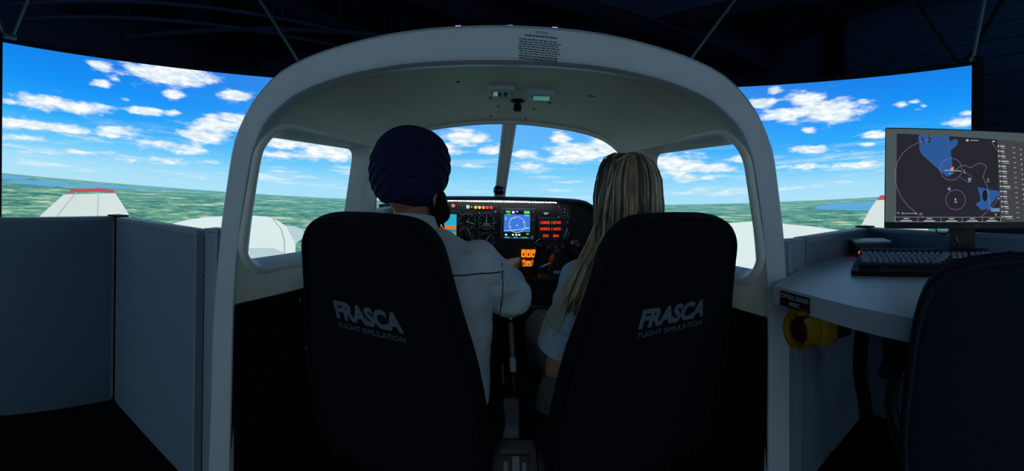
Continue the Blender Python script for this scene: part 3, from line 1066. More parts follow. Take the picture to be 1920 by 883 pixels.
for sx, sz in ((-.41, .5), (.36, .5), (-.31, .965), (.3, .965), (.135, .897), (.135, .83), (-.075, .93), (-.075, .88), (-.07, .83), (-.07, .79)):
    lathe(bm, [(.004, 0), (.004, .002), (.0025, .003)], FPo(CX + sx if abs(sx) > .2 else sx, sz, .001), 10)
obj('panel_screw', bm, M_screw, ip)
bm = bm_new(); box(bm, (CX, 1.99, .49), (.86, .04, .012)); obj('lower_lip', bm, M_grey, ip, smooth=False)

# magnetic compass on the glareshield
cp = thing('compass', 'small black ball compass on the glareshield at the windshield post', 'compass', (-.062, 2.0, 1.0))
bm = bm_new(); bmesh.ops.create_uvsphere(bm, u_segments=20, v_segments=14, radius=.026, matrix=Matrix.Translation((-.062, 2.0, 1.032)))
obj('bowl', bm, M_gloss, cp)
bm = bm_new(); lathe(bm, [(.022, 0), (.022, .014), (.012, .018)], Matrix.Translation((-.062, 2.0, .997)), 20); obj('foot', bm, M_bezel, cp)

# throttle quadrant and black lever
tq = thing('throttle_quadrant', 'black throttle quadrant with white lettering below the radio stack', 'throttle', (.205, 1.93, .60))
bm = bm_new()
M = frame((.0, 1.86, 0), (1, 0, 0), (0, 0, 1))
prism(bm, smooth_poly if False else [(.168, .655), (.262, .655), (.262, .70), (.252, .74), (.236, .762), (.212, .770), (.196, .764), (.182, .74), (.172, .70)], M, -.14, 0)
obj('housing', bm, M_plastic, tq, smooth=False)
bm = text_bm('FRASCA', .02, frame((.222, 1.858, .672), (1, 0, .05), (0, 0, 1)), bold=.0006, width=.066); obj('lettering', bm, pm('frasca_print', (226, 230, 232)), tq, smooth=False)
bm = bm_new(); tube(bm, smooth_path([(.174, 1.855, .71), (.178, 1.85, .735), (.188, 1.85, .752)], 4), [.010] * 9, 10); obj('mixture_knob', bm, pm('orange_knob', (230, 96, 36), .35), tq)
bm = bm_new(); tube(bm, [(.118, 1.84, .695), (.172, 1.84, .717)], .006, 8); obj('friction_bar', bm, M_chrome, tq)
bm = bm_new(); box(bm, (.20, 1.93, .645), (.22, .14, .02), bev=.004); obj('base_plate', bm, M_plastic, tq)
lv = thing('control_lever', 'glossy black control lever with rounded grip in front of the orange switches', 'lever', (.108, 1.86, .62))
bm = bm_new(); tube(bm, smooth_path([(.104, 1.92, .60), (.104, 1.88, .67), (.113, 1.84, .74), (.122, 1.80, .80)], 5), [.017, .017, .016, .015, .015, .014, .014, .014, .013, .013, .013, .013, .013, .014, .014, .014], 12); obj('shaft', bm, M_gloss, lv)
bm = bm_new(); bmesh.ops.create_uvsphere(bm, u_segments=20, v_segments=14, radius=.024, matrix=Matrix.Translation((.123, 1.795, .803)) @ Matrix.Diagonal((1, .9, 1.15, 1))); obj('grip', bm, M_gloss, lv)


def yoke(x, label):
    y = thing('control_yoke', label, 'yoke', (x, 1.96, .76), 'control yokes')
    bm = bm_new(); tube(bm, [(x, 2.0, .765), (x, 1.80, .765)], .016, 12); obj('column', bm, M_chrome, y)
    bm = bm_new(); box(bm, (x, 1.79, .765), (.07, .035, .05), bev=.01); hb = obj('hub', bm, M_gloss, y)
    for s in (-1, 1):
        bm = bm_new()
        p = smooth_path([(x, 1.79, .762), (x + s * .07, 1.785, .765), (x + s * .115, 1.78, .785), (x + s * .125, 1.775, .83), (x + s * .112, 1.772, .868)], 6)
        tube(bm, p, [.012 + .006 * min(1, k / 10) for k in range(len(p))], 12); obj('horn', bm, M_gloss, y)
        bm = bm_new(); box(bm, (x + s * .113, 1.765, .862), (.014, .012, .014), bev=.003); obj('thumb_switch', bm, pm('yoke_switch_%d_%d' % (int(x * 1000), s), (200, 60, 50), .4), y)


yoke(-.31, 'black control yoke held by the turbaned pilot')
yoke(.36, 'black control yoke ahead of the blond person')
# chrome clamp with cable on the right yoke shaft
cl = thing('cable_clip', 'chrome clip and cable coil on the panel beside the blond hair', 'clip', (.30, 1.96, .80))
bm = bm_new(); tube(bm, smooth_path([(.268, 1.9, .775), (.272, 1.9, .80), (.292, 1.9, .812), (.312, 1.9, .80), (.322, 1.9, .78)], 5), .006, 8); tube(bm, [(.30, 2.0, .79), (.30, 1.9, .79)], .012, 10); obj('clamp', bm, M_chrome, cl)
bm = bm_new(); tube(bm, smooth_path([(.26, 1.89, .755), (.285, 1.885, .742), (.32, 1.885, .748), (.335, 1.89, .775), (.31, 1.895, .80), (.285, 1.9, .815)], 6), .0045, 8); obj('cable', bm, M_plastic, cl)
bm = bm_new(); box(bm, (.285, 1.885, .803), (.02, .012, .012), bev=.003); obj('red_tag', bm, pm('red_tag', (170, 70, 60)), cl)

# ------------------------------------------------------------------ seats
def cushion(bm, outline, M, t0, t1, p=3.2, rings=7):
    """pillow-like solid from a 2D outline; bulges t0 toward -z and t1 toward +z of M"""
    cx = sum(x for x, y in outline) / len(outline); cy = sum(y for x, y in outline) / len(outline)
    prof = []
    for k in range(rings):
        s = math.sin(math.pi / 2 * (k + 1) / rings)
        prof.append((s, (1 - s ** p) ** (1 / p)))
    def ring(s, h):
        return [M @ Vector((cx + (x - cx) * s, cy + (y - cy) * s, h)) for x, y in outline]
    allr = [ring(.02, -t0)] + [ring(s, -t0 * h) for s, h in prof] + [ring(s, t1 * h) for s, h in reversed(prof[:-1])] + [ring(.02, t1)]
    loop_loft(bm, allr)


def seat_outline():
    h = smooth_path([(.215, 0, -.02), (.262, 0, .06), (.266, 0, .2), (.25, 0, .38), (.222, 0, .52), (.204, 0, .62), (.190, 0, .69), (.155, 0, .735), (.10, 0, .752), (0, 0, .756)], 5)
    r = [(p.x, p.z) for p in h]
    return r + [(-x, z) for x, z in reversed(r[:-1])]


def pilot_seat(O, yaw, label):
    st = thing('pilot_seat', label, 'seat', (O[0], O[1], 0), 'pilot seats')
    rec = R(16)
    U = Vector((math.cos(yaw), math.sin(yaw), 0))
    back = Vector((math.sin(yaw), -math.cos(yaw), 0))
    V = back * math.sin(rec) + Vector((0, 0, 1)) * math.cos(rec)
    M = frame(O, U, V)
    ol = seat_outline()
    bm = bm_new(); cushion(bm, ol, M, .05, .045, 3.4, 9); bk = obj('backrest', bm, M_seat, st)
    bm = bm_new()
    tube(bm, [M @ Vector((x * .975, .006 + y * .985, .030)) for x, y in ol], .005, 6); obj('piping', bm, M_seatS, bk)
    bm = bm_new()
    rings = [[M @ Vector((x * s, .38 + (y - .38) * (1 + (s - 1) * .6), h)) for x, y in ol] for s, h in ((1.004, -.034), (1.016, -.02), (1.018, .0), (1.012, .018), (1.004, .026))]
    loop_loft(bm, rings, False); obj('side_band', bm, M_seatS, bk)
    Mt = M @ Matrix.Translation((0, .49, .0462))
    bm = text_bm('FRASCA', .066, Mt, bold=.0032, shear=-.12 if yaw < 0 else .12, width=.205); obj('logo', bm, M_logo, bk, smooth=False)
    Mt = M @ Matrix.Translation((.004, .462, .0462))
    bm = text_bm('FLIGHT SIMULATION', .021, Mt, width=.2); obj('logo_caption', bm, M_logo, bk, smooth=False)
    # cushion, pan, pedestal and rails
    F = frame((O[0], O[1], .30), U, -back)
    bm = bm_new(); cushion(bm, [(x, y + .25) for x, y in rrect(.48, .50, .07)], F, .07, .05, 3.5, 6); obj('seat_cushion', bm, M_seat, st)
    bm = bm_new(); box(bm, (0, .25, -.10), (.42, .44, .06), F, bev=.01); obj('seat_pan', bm, M_black, st)
    for sx in (-.16, .16):
        for sy in (.08, .42):
            bm = bm_new(); box(bm, (sx, sy, -.19), (.03, .05, .14), F); obj('leg', bm, M_black, st, smooth=False)
        bm = bm_new(); box(bm, (sx, .25, -.255), (.04, .56, .02), F); obj('rail', bm, M_grey, st, smooth=False)
    return M


pilot_seat((-.298, 1.17, .235), R(-15), 'dark navy pilot seat behind the turbaned pilot, lettered on its back')
pilot_seat((.355, 1.18, .247), R(15), 'dark navy pilot seat behind the blond person, lettered on its back')


# ------------------------------------------------------------------ people
def cap_(bm, p0, r0, p1, r1, seg=14, flat=None):
    p0, p1 = Vector(p0), Vector(p1)
    ax = (p1 - p0)
    ln = ax.length
    ax = ax.normalized() if ln > 1e-6 else Vector((0, 0, 1))
    ref = Vector((0, 0, 1)) if abs(ax.z) < .9 else Vector((0, 1, 0))
    a = ax.cross(ref).normalized(); b = ax.cross(a)
    prof = []
    for k in range(1, 6):
        t = math.pi / 2 * k / 5
        prof.append((-r0 * math.cos(t), r0 * math.sin(t)))
    for k in range(0, 5):
        t = math.pi / 2 * (1 - k / 5)
        prof.append((ln + r1 * math.cos(t), r1 * math.sin(t)))
    rings = [[p0 + ax * h + (a * math.cos(2 * math.pi * k / seg) + b * math.sin(2 * math.pi * k / seg)) * r for k in range(seg)] for h, r in prof]
    if flat:
        d, s = Vector(flat[0]).normalized(), flat[1]
        c = p0.lerp(p1, .5)
        rings = [[v - d * (v - c).dot(d) * (1 - s) for v in rg] for rg in rings]
    loop_loft(bm, rings)


def chain(bm, pts, rs, **k):
    for i in range(len(pts) - 1):
        cap_(bm, pts[i], rs[i], pts[i + 1], rs[i + 1], **k)


def ell(bm, c, r, M=None, seg=20):
    T = Matrix.Translation(c) @ (M.to_4x4() if M is not None else Matrix.Identity(4)) @ Matrix.Diagonal((r[0], r[1], r[2], 1))
    bmesh.ops.create_uvsphere(bm, u_segments=seg, v_segments=seg * 2 // 3, radius=1, matrix=T)


def fuse(bm, vox, it=4, fac=.5):
    """melt overlapping solids into one continuous surface"""
    bmesh.ops.recalc_face_normals(bm, faces=bm.faces[:])
    me = bpy.data.meshes.new('t'); bm.to_mesh(me); bm.free()
    o = bpy.data.objects.new('t', me); COL.objects.link(o)
    m = o.modifiers.new('r', 'REMESH'); m.mode = 'VOXEL'; m.voxel_size = vox
    s = o.modifiers.new('s', 'SMOOTH'); s.factor = fac; s.iterations = it
    dg = bpy.context.evaluated_depsgraph_get()
    out = bpy.data.meshes.new_from_object(o.evaluated_get(dg))
    bpy.data.objects.remove(o); bpy.data.meshes.remove(me)
    return out


def wrinkle(me, amp, sc, seed=0., st=(1, 1, 1)):
    ns = [v.normal.copy() for v in me.vertices]
    for v, n_ in zip(me.vertices, ns):
        p = Vector((v.co.x * sc * st[0] + seed, v.co.y * sc * st[1], v.co.z * sc * st[2]))
        d = 1 - abs(mnoise.noise(p)) * 2
        v.co += n_ * amp * (d - .4 + .4 * mnoise.noise(p * 2.3))


def on_cloth(o, xz):
    from mathutils.bvhtree import BVHTree
    t = BVHTree.FromPolygons([v.co for v in o.data.vertices], [p.vertices[:] for p in o.data.polygons])
    out = []
    for x, z in xz:
        h = t.ray_cast(Vector((x, .5, z)), Vector((0, 1, 0)))
        if h[0] is not None and (not out or (h[0] - out[-1]).length < .08):
            out.append(h[0])
    return out


def hand(bm, wrist, fwd, up, side, curl=.5, sc=1.):
    """palm with four curled fingers and a thumb; side = thumb direction"""
    w = Vector(wrist); f = Vector(fwd).normalized(); u = Vector(up); u = (u - f * u.dot(f)).normalized(); s = Vector(side); s = (s - f * s.dot(f) - u * s.dot(u)).normalized()
    kn = w + f * .085 * sc
    for k in range(4):
        off = (1.5 - k) * .0185 * sc
        a = w + f * .015 + s * off * .7
        b = kn + s * off
        cap_(bm, a, .013 * sc, b, .011 * sc)
        ln = (.040, .045, .042, .033)[k] * sc
        d1 = (f * math.cos(curl) - u * math.sin(curl)); d2 = (f * math.cos(curl * 2.2) - u * math.sin(curl * 2.2)); d3 = (f * math.cos(curl * 3) - u * math.sin(curl * 3))
        p1 = b + d1 * ln; p2 = p1 + d2 * ln * .65; p3 = p2 + d3 * ln * .45
        chain(bm, [b, p1, p2, p3], [.0098 * sc, .0088 * sc, .0082 * sc, .0072 * sc], seg=10)
    t0 = w + f * .025 + s * .025
    t1 = t0 + (f * .6 + s * .7 - u * .3).normalized() * .04 * sc
    t2 = t1 + (f * .8 + s * .1 - u * .5).normalized() * .032 * sc
    t3 = t2 + (f * .7 - s * .1 - u * .6).normalized() * .022 * sc
    chain(bm, [t0, t1, t2, t3], [.014 * sc, .0115 * sc, .010 * sc, .0085 * sc], seg=10)


def torso(bm, secs):
    """stacked elliptical sections: (centre, half width, half depth)"""
    rings = []
    for c, w, d in secs:
        rings.append([Vector(c) + Vector((w * math.copysign(abs(math.cos(a)) ** .85, math.cos(a)), d * math.copysign(abs(math.sin(a)) ** .85, math.sin(a)), 0)) for a in [2 * math.pi * k / 28 for k in range(28)]])
    loop_loft(bm, rings)


# --- turbaned pilot
mh = Vector((-.298, 1.245, 1.055))           # head centre
face = Vector((.40, .90, -.08)).normalized()
fs = face.cross(Vector((0, 0, 1))).normalized()   # to the pilot's right
def mbody(g=0., shirt=False):
    bm = bm_new()
    torso(bm, [((-.25, 1.30, .345), .165 + g, .12 + g), ((-.245, 1.29, .42), .172 + g, .125 + g), ((-.24, 1.265, .52), .168 + g, .118 + g), ((-.245, 1.245, .63), .178 + g, .12 + g), ((-.255, 1.23, .74), .19 + g, .122 + g), ((-.265, 1.225, .82), .185 + g, .108 + g), ((-.275, 1.222, .875), .135 + g, .085 + g), ((-.285, 1.222, .915), .075 + g, .066 + g)])
    return bm
RS, RE, RW = (-.092, 1.23, .818), (-.004, 1.37, .685), (.002, 1.60, .742)
LS, LE, LW_ = (-.45, 1.23, .838), (-.52, 1.37, .68), (-.43, 1.66, .79)
bm = mbody()
for S, E_, W_ in ((RS, RE, RW), (LS, LE, LW_)):
    chain(bm, [S, E_, W_], [.058, .046, .028])
chain(bm, [(-.285, 1.222, .89), mh + Vector((0, 0, -.07))], [.058, .056])
ell(bm, mh, (.078, .098, .112), Matrix.Rotation(math.atan2(-face.x, face.y), 3, 'Z'))
ell(bm, mh + face * .05 + Vector((0, 0, -.075)), (.052, .055, .05))
cap_(bm, mh + face * .09 + Vector((0, 0, .012)), .010, mh + face * .112 + Vector((0, 0, -.018)), .014)
for s in (-1, 1):
    cap_(bm, mh + fs * s * .088 + Vector((0, .0, .0)) - face * .005 + Vector((0, 0, -.03)), .013, mh + fs * s * .086 - face * .008 + Vector((0, 0, -.068)), .009, flat=(fs, .5))
    ell(bm, mh + face * .088 + fs * s * .032 + Vector((0, 0, .018)), (.013, .01, .009))
cap_(bm, mh + face * .096 + fs * .02 + Vector((0, 0, -.052)), .008, mh + face * .096 - fs * .02 + Vector((0, 0, -.052)), .008)
hand(bm, RW, (.05, 1, .16), (-.2, -.1, 1), (-1, .1, 0), .45)
hand(bm, LW_, (.05, 1, .1), (.2, -.1, 1), (1, .1, 0), .7)
for hx, kx in ((-.16, -.125), (-.34, -.40)):
    chain(bm, [(hx, 1.31, .385), (kx, 1.76, .44), (kx, 1.98, .13)], [.085, .058, .042])
    cap_(bm, (kx, 1.97, .085), .04, (kx, 2.16, .075), .032, flat=((0, 0, 1), .8))
man = obj('person', fuse(bm, .0065, 3), M_skin)
tag(man, 'person in navy turban and pale shirt, seen from behind, arm reaching to the panel', 'person')
bm = mbody(.014)
chain(bm, [RS, RE, Vector(RE).lerp(Vector(RW), .5)], [.070, .064, .052])
chain(bm, [LS, LE, Vector(LE).lerp(Vector(LW_), .96)], [.078, .066, .044])
# soft fold of cloth at the elbow and pulled up waist
cap_(bm, (.004, 1.36, .695), .066, (.0, 1.43, .692), .058)
ell(bm, (-.092, 1.235, .80), (.07, .068, .06))
cap_(bm, (-.12, 1.29, .44), .062, (-.13, 1.27, .56), .066)
me = fuse(bm, .009, 5); wrinkle(me, .006, 9, 3., (1, 1, 2.2))
shirt = obj('shirt', me, M_shirt, man)
bm = bm_new()
tube(bm, on_cloth(shirt, [(-.21 + .19 * t / 12, .806 - .004 * t / 12) for t in range(13)]), .0022, 6)
tube(bm, on_cloth(shirt, [(-.034 + .012 * math.sin(t / 12 * 3.1), .885 - .25 * t / 12) for t in range(13)]), .0022, 6)
obj('shirt_seam', bm, M_ink, shirt)
bm = bm_new()
rings = []
for k in range(28):
    a = 2 * math.pi * k / 28
    c = Vector((-.288, 1.220, .925)); dr = Vector((math.cos(a), math.sin(a) * .95, 0)); z = .012 * -math.sin(a)
    rings.append([c + dr * r + Vector((0, 0, h + z)) for r, h in ((.062, -.02), (.060, .022), (.066, .026), (.078, -.012), (.076, -.02))])
rings.append(rings[0])
loop_loft(bm, rings, True, (False, False)); bmesh.ops.remove_doubles(bm, verts=bm.verts[:], dist=1e-5); obj('collar', bm, M_shirt, shirt)
bm = bm_new()
torso(bm, [((-.25, 1.32, .33), .178, .14), ((-.25, 1.31, .40), .186, .142), ((-.246, 1.29, .47), .183, .136)])
for hx, kx in ((-.16, -.125), (-.34, -.40)):
    chain(bm, [(hx, 1.31, .395), (kx, 1.76, .45), (kx, 1.98, .16)], [.098, .074, .062])
me = fuse(bm, .01, 4); wrinkle(me, .005, 9, 8.); obj('trousers', me, M_trouser, man)
# shirt tail hanging out over the hip
bm = bm_new(); cap_(bm, (-.10, 1.255, .50), .05, (-.085, 1.25, .42), .046, flat=((1, -.4, 0), .6)); me = fuse(bm, .006, 3); wrinkle(me, .004, 18, 5.); obj('shirt_tail', me, M_shirt, shirt)
for s in (-.125, -.40):
    bm = bm_new(); cap_(bm, (s, 1.96, .085), .046, (s, 2.17, .075), .038, flat=((0, 0, 1), .85)); obj('shoe', bm, M_gloss, man)
# turban: overlapping wound folds
bm = bm_new()
tc_ = Vector((-.305, 1.245, 1.094)); tilt = Matrix.Rotation(R(10), 3, 'Y') @ Matrix.Rotation(R(-10), 3, 'X')
NU, NV = 160, 130
rings = []
for j in range(NV + 1):
    v = -1.16 + (math.pi / 2 + 1.16) * j / NV
    rg = []
    for i in range(NU):
        u = 2 * math.pi * i / NU
        rx, ry, rz = .121, .128, .122
        x, y, z = rx * math.cos(v) ** .72 * math.cos(u) if math.cos(v) > 0 else 0, ry * (math.cos(v) ** .72 if math.cos(v) > 0 else 0) * math.sin(u), (rz if v > 0 else .13) * math.sin(v)
        ph = v * 3.3 - 2.3 * math.sin(u + 2.0) * max(0., math.cos(v)) ** 1.2 + .5 * math.sin(2 * u + .9) * math.cos(v)
        f = ph / 1.05
        saw = f - math.floor(f)
        d = .0062 * (1 - saw) ** 1.2 * min(1, saw * 14) * math.cos(v) ** .5 if math.cos(v) > 1e-6 else 0
        fine = .0008 * math.sin(ph * 13 + 2 * math.sin(u * 1.5)) * max(0, math.cos(v))
        k = 1 + (d + fine - .004) / .118
        top = .010 * math.exp(-((u - 2.2) ** 2) / .6) * max(0, math.sin(v))
        rg.append(tc_ + tilt @ Vector((x * k, y * k, z * (k if z < 0 else 1.0) + top)))
    rings.append(rg)
loop_loft(bm, rings)
obj('turban', bm, M_turban, man)
bm = bm_new()
ell(bm, mh + face * .06 + Vector((0, 0, -.088)), (.062, .062, .07)); ell(bm, mh + face * .062 + Vector((0, 0, -.14)), (.045, .045, .05))
for s in (-1, 1):
    cap_(bm, mh + fs * s * .082 + face * .022 + Vector((0, 0, -.02)), .014, mh + fs * s * .068 + face * .05 + Vector((0, 0, -.09)), .034)
me = fuse(bm, .006, 3); wrinkle(me, .005, 60, 2., (1, 1, .4)); bd = obj('beard', me, M_beard, man)
bm = bm_new()
for k in range(70):
    a = rng.uniform(-.4, 2.2); h = rng.uniform(-.15, -.03)
    b0 = mh + face * .05 + fs * .055 * math.cos(a) + face * .05 * math.sin(a) + Vector((0, 0, h))
    dr = (fs * math.cos(a) + face * math.sin(a) * .5 + Vector((0, 0, -.9))).normalized()
    tube(bm, [b0, b0 + dr * .018, b0 + dr * .03 + Vector((0, 0, -.012))], [.0016, .0012, .0005], 4)
obj('beard_strands', bm, M_beard, bd)

# --- blond person
wh = Vector((.356, 1.235, 1.035))
def wbody(g=0.):
    bm = bm_new()
    torso(bm, [((.36, 1.30, .345), .165 + g, .12 + g), ((.36, 1.29, .42), .168 + g, .12 + g), ((.36, 1.265, .52), .14 + g, .10 + g), ((.36, 1.245, .62), .145 + g, .105 + g), ((.36, 1.235, .72), .16 + g, .108 + g), ((.36, 1.23, .79), .155 + g, .095 + g), ((.36, 1.228, .835), .11 + g, .075 + g), ((.36, 1.228, .87), .06 + g, .055 + g)])
    return bm
WLS, WLE, WLW = (.205, 1.235, .775), (.150, 1.335, .475), (.235, 1.50, .46)
WRS, WRE, WRW = (.515, 1.235, .775), (.555, 1.335, .55), (.45, 1.55, .54)
bm = wbody()
for S, E_, W_ in ((WLS, WLE, WLW), (WRS, WRE, WRW)):
    chain(bm, [S, E_, W_], [.048, .038, .024])
chain(bm, [(.36, 1.228, .85), wh + Vector((0, 0, -.07))], [.046, .046])
ell(bm, wh, (.072, .09, .104)); ell(bm, wh + Vector((0, .05, -.07)), (.044, .05, .045))
cap_(bm, wh + Vector((0, .086, .01)), .008, wh + Vector((0, .106, -.018)), .012)
for s in (-1, 1):
    ell(bm, wh + Vector((s * .03, .082, .014)), (.012, .009, .008)); cap_(bm, wh + Vector((s * .074, 0, -.005)), .010, wh + Vector((s * .072, 0, -.04)), .008, flat=((1, 0, 0), .5))
cap_(bm, wh + Vector((-.018, .09, -.05)), .007, wh + Vector((.018, .09, -.05)), .007)
hand(bm, WLW, (.4, 1, -.1), (.1, 0, 1), (1, -.3, 0), .35, .92)
hand(bm, WRW, (-.2, 1, .1), (-.1, 0, 1), (-1, .1, 0), .35, .92)
for hx, kx in ((.27, .135), (.45, .47)):
    chain(bm, [(hx, 1.31, .385), (kx, 1.74, .47), (kx + .02, 1.95, .13)], [.082, .056, .04])
    cap_(bm, (kx + .02, 1.94, .08), .036, (kx + .02, 2.12, .07), .028, flat=((0, 0, 1), .8))
wom = obj('person', fuse(bm, .0065, 3), M_skin2)
tag(wom, 'person with long straight blond hair and light blue short-sleeved blouse, seen from behind', 'person')
bm = wbody(.012)
for S, E_ in ((WLS, WLE), (WRS, WRE)):
    S, E_ = Vector(S), Vector(E_)
    chain(bm, [S, S.lerp(E_, .35), S.lerp(E_, .58)], [.064, .066, .068], seg=18)
me = fuse(bm, .008, 4); wrinkle(me, .005, 10, 13., (1, 1, 1.6)); bl = obj('blouse', me, M_blouse, wom)
S, E_ = Vector(WLS), Vector(WLE)
bm = bm_new(); Mx = frame(S.lerp(E_, .80), (0, 1, .4), (1, 0, 0))
ax = (E_ - S).normalized(); rt = ax.cross(Vector((0, 1, 0))).normalized(); Mx = frame(S.lerp(E_, .50), rt, ax.cross(rt))
lathe(bm, [(.072, -.012), (.0745, 0), (.079, .055), (.081, .070), (.077, .071), (.072, .04)], Mx if Mx.col[2].xyz.dot(ax) > 0 else Mx @ Matrix.Rotation(math.pi, 4, 'X'), 26, (False, False)); obj('sleeve_cuff', bm, M_blouse, bl)
bm = bm_new()
torso(bm, [((.36, 1.32, .33), .178, .14), ((.36, 1.31, .40), .182, .138), ((.36, 1.29, .46), .165, .122)])
for hx, kx in ((.27, .135), (.45, .47)):
    chain(bm, [(hx, 1.30, .395), ((hx + kx) / 2, 1.52, .425), (kx, 1.74, .475), (kx + .02, 1.95, .16)], [.100, .088, .072, .062])
# loose trouser fabric draping off the thigh toward the console
cap_(bm, (.175, 1.34, .40), .08, (.15, 1.40, .31), .065)
me = fuse(bm, .01, 4); wrinkle(me, .006, 9, 21.); obj('trousers', me, M_trouserW, wom)
for s in (.155, .49):
    bm = bm_new(); cap_(bm, (s, 1.94, .082), .042, (s, 2.13, .072), .034, flat=((0, 0, 1), .85)); obj('shoe', bm, M_plastic, wom)
# hair
hb = bm_new()
hc = wh + Vector((0, -.008, .006))
def hair_path(a, length, spread, rr=1.):
    """a: angle round the head, 0 = toward +x, 90 = front"""
    pts = []
    for k in range(6):
        t = R(8 + 84 * k / 5)
        pts.append(hc + Vector((.084 * rr * math.sin(t) * math.cos(a), .104 * rr * math.sin(t) * math.sin(a), .106 * rr * math.cos(t))))
    e = pts[-1]
    for k in range(1, 7):
        t = k / 6
        pts.append(e + Vector((math.cos(a) * spread * t + rng.uniform(-.003, .003), math.sin(a) * spread * .4 * t - .012 * t + rng.uniform(-.003, .003), -length * t)))
    return pts
mats = [bm_new(), bm_new(), bm_new()]
for k in range(1500):
    a = R(rng.uniform(140, 400))
    p = hair_path(a, rng.uniform(.24, .32), rng.uniform(-.006, .012), rng.uniform(1.0, 1.045))
    r_ = rng.uniform(.0013, .0024)
    tube(mats[int(3 * (.5 + .5 * math.sin(a * 17 + 2 * math.sin(a * 5))) * .999) if rng.random() < .6 else rng.choice((0, 1, 2))], p, [.0012] + [r_] * 9 + [r_ * .7, .0006], 4)
# locks swept over the near shoulder
for k in range(420):
    j = rng.random()
    a0 = hc + Vector((-.074 + rng.uniform(-.010, .010), -.005 + rng.uniform(-.05, .045), .045 + rng.uniform(-.03, .05)))
    q = rng.random()
    p = [hc + Vector((rng.uniform(-.03, .0), rng.uniform(-.04, .05), .104)), a0, a0 + Vector((-.018 - .012 * j, -.005, -.10)), Vector((.266 - .028 * j, 1.185 + .025 * q, .885)), Vector((.232 - .038 * j, 1.150 + .03 * q, .815 + .01 * j)), Vector((.212 - .046 * j, 1.150 + .03 * q, .765 - .02 * rng.random())), Vector((.198 - .046 * j, 1.165 + .04 * q, .735 - .05 * rng.random() ** 2))]
    p = smooth_path(p, 3)
    n_ = len(p)
    tube(mats[rng.choice((0, 0, 1, 2, 2))], p, [.0009 + .0014 * math.sin(math.pi * min(1, .12 + .88 * q_ / n_)) for q_ in range(n_)], 4)
# thin flyaway strands
for k in range(26):
    j = rng.random()
    p = smooth_path([hc + Vector((-.08, rng.uniform(-.02, .05), .02)), Vector((.255 - .02 * j, 1.22, .93)), Vector((.224 - .045 * j, 1.17, .84)), Vector((.172 - .05 * j, 1.165, .74)), Vector((.13 - .045 * j, 1.20 + .05 * j, .66 - .05 * rng.random()))], 4)
    tube(mats[1], p, .0008, 4)
ell(hb, hc, (.083, .102, .104)); cap_(hb, hc + Vector((0, -.045, -.02)), .06, hc + Vector((0, -.06, -.22)), .055, flat=((0, 1, 0), .7))
hair = obj('hair', fuse(hb, .008, 3), M_hair3, wom)
for b_, m_ in zip(mats, (M_hair, M_hair2, M_hair3)):
    s_ = obj('hair_locks', b_, m_, hair); s_['kind'] = 'stuff'

# ------------------------------------------------------------------ centre console between the seats
cn = thing('centre_console', 'dark floor console with cup tray and trim wheel between the pilot seats', 'console', (.02, 1.4, .04))
bm = bm_new()
box(bm, (.02, 1.42, .15), (.13, 1.0, .22), bev=.012); obj('body', bm, M_black, cn)
bm = bm_new()
ol, il = rrect(.125, .22, .012), rrect(.085, .13, .012, 5, 0, -.005)
Mc = frame((.02, 1.185, .262), (1, 0, 0), (0, 1, 0))
rings = [[Mc @ Vector((x, y, 0)) for x, y in ol], [Mc @ Vector((x, y, .012)) for x, y in ol], [Mc @ Vector((x, y, .012)) for x, y in il], [Mc @ Vector((x, y, .001)) for x, y in il]]
loop_loft(bm, rings); tr = obj('tray', bm, M_grey, cn)
bm = bm_new()
prism(bm, [(-.03, -.05), (-.018, -.05), (-.018, .02), (-.03, .02)], Mc, .001, .004); prism(bm, [(-.006, -.055), (.014, -.055), (.014, .045), (-.006, .045)], Mc, .001, .004); prism(bm, [(.022, -.05), (.032, -.05), (.032, .015), (.022, .015)], Mc, .001, .004)
obj('tray_insert', bm, M_white, tr, smooth=False)
bm = bm_new(); box(bm, (.098, 1.25, .25), (.022, .42, .03), bev=.004); box(bm, (.126, 1.25, .235), (.018, .42, .02), bev=.003); obj('side_rail', bm, M_grey, cn)
Mw = frame((.01, 1.40, .25), (0, 1, 0), (0, 0, 1))
bm = bm_new(); lathe(bm, [(.05, -.03), (.085, -.03), (.09, -.022), (.09, .022), (.085, .03), (.05, .03)], Mw, 36); tw = obj('trim_wheel', bm, M_plastic, cn)
bm = bm_new(); lathe(bm, [(.0905, -.024), (.0915, -.02), (.0915, .02), (.0905, .024)], Mw, 36, (False, False)); obj('rim', bm, M_grey, tw)
bm = bm_new(); box(bm, (.02, 1.52, .268), (.12, .16, .02), bev=.004); obj('lever_plate', bm, M_grey, cn)
lv = thing('flap_lever', 'silver and black flap lever standing on the console', 'lever', (.022, 1.49, .28))
a, b = Vector((.024, 1.47, .275)), Vector((.003, 1.60, .55))
bm = bm_new(); tube(bm, [a, a.lerp(b, .4)], .012, 12); obj('sleeve', bm, M_plastic, lv)
bm = bm_new(); tube(bm, [a.lerp(b, .4), a.lerp(b, .55)], .0125, 12); obj('label_band', bm, M_white, lv)
bm = bm_new(); tube(bm, [a.lerp(b, .55), a.lerp(b, .95)], .0115, 12); obj('shaft', bm, M_bezel, lv)
bm = bm_new(); ell(bm, b, (.011, .011, .013)); obj('button', bm, M_chrome, lv)
bm = bm_new(); tube(bm, smooth_path([(-.002, 1.46, .28), (-.014, 1.50, .31), (-.024, 1.55, .40)], 5), .005, 8); obj('release_rod', bm, M_bezel, lv)

# ------------------------------------------------------------------ left office partitions
HP = .88


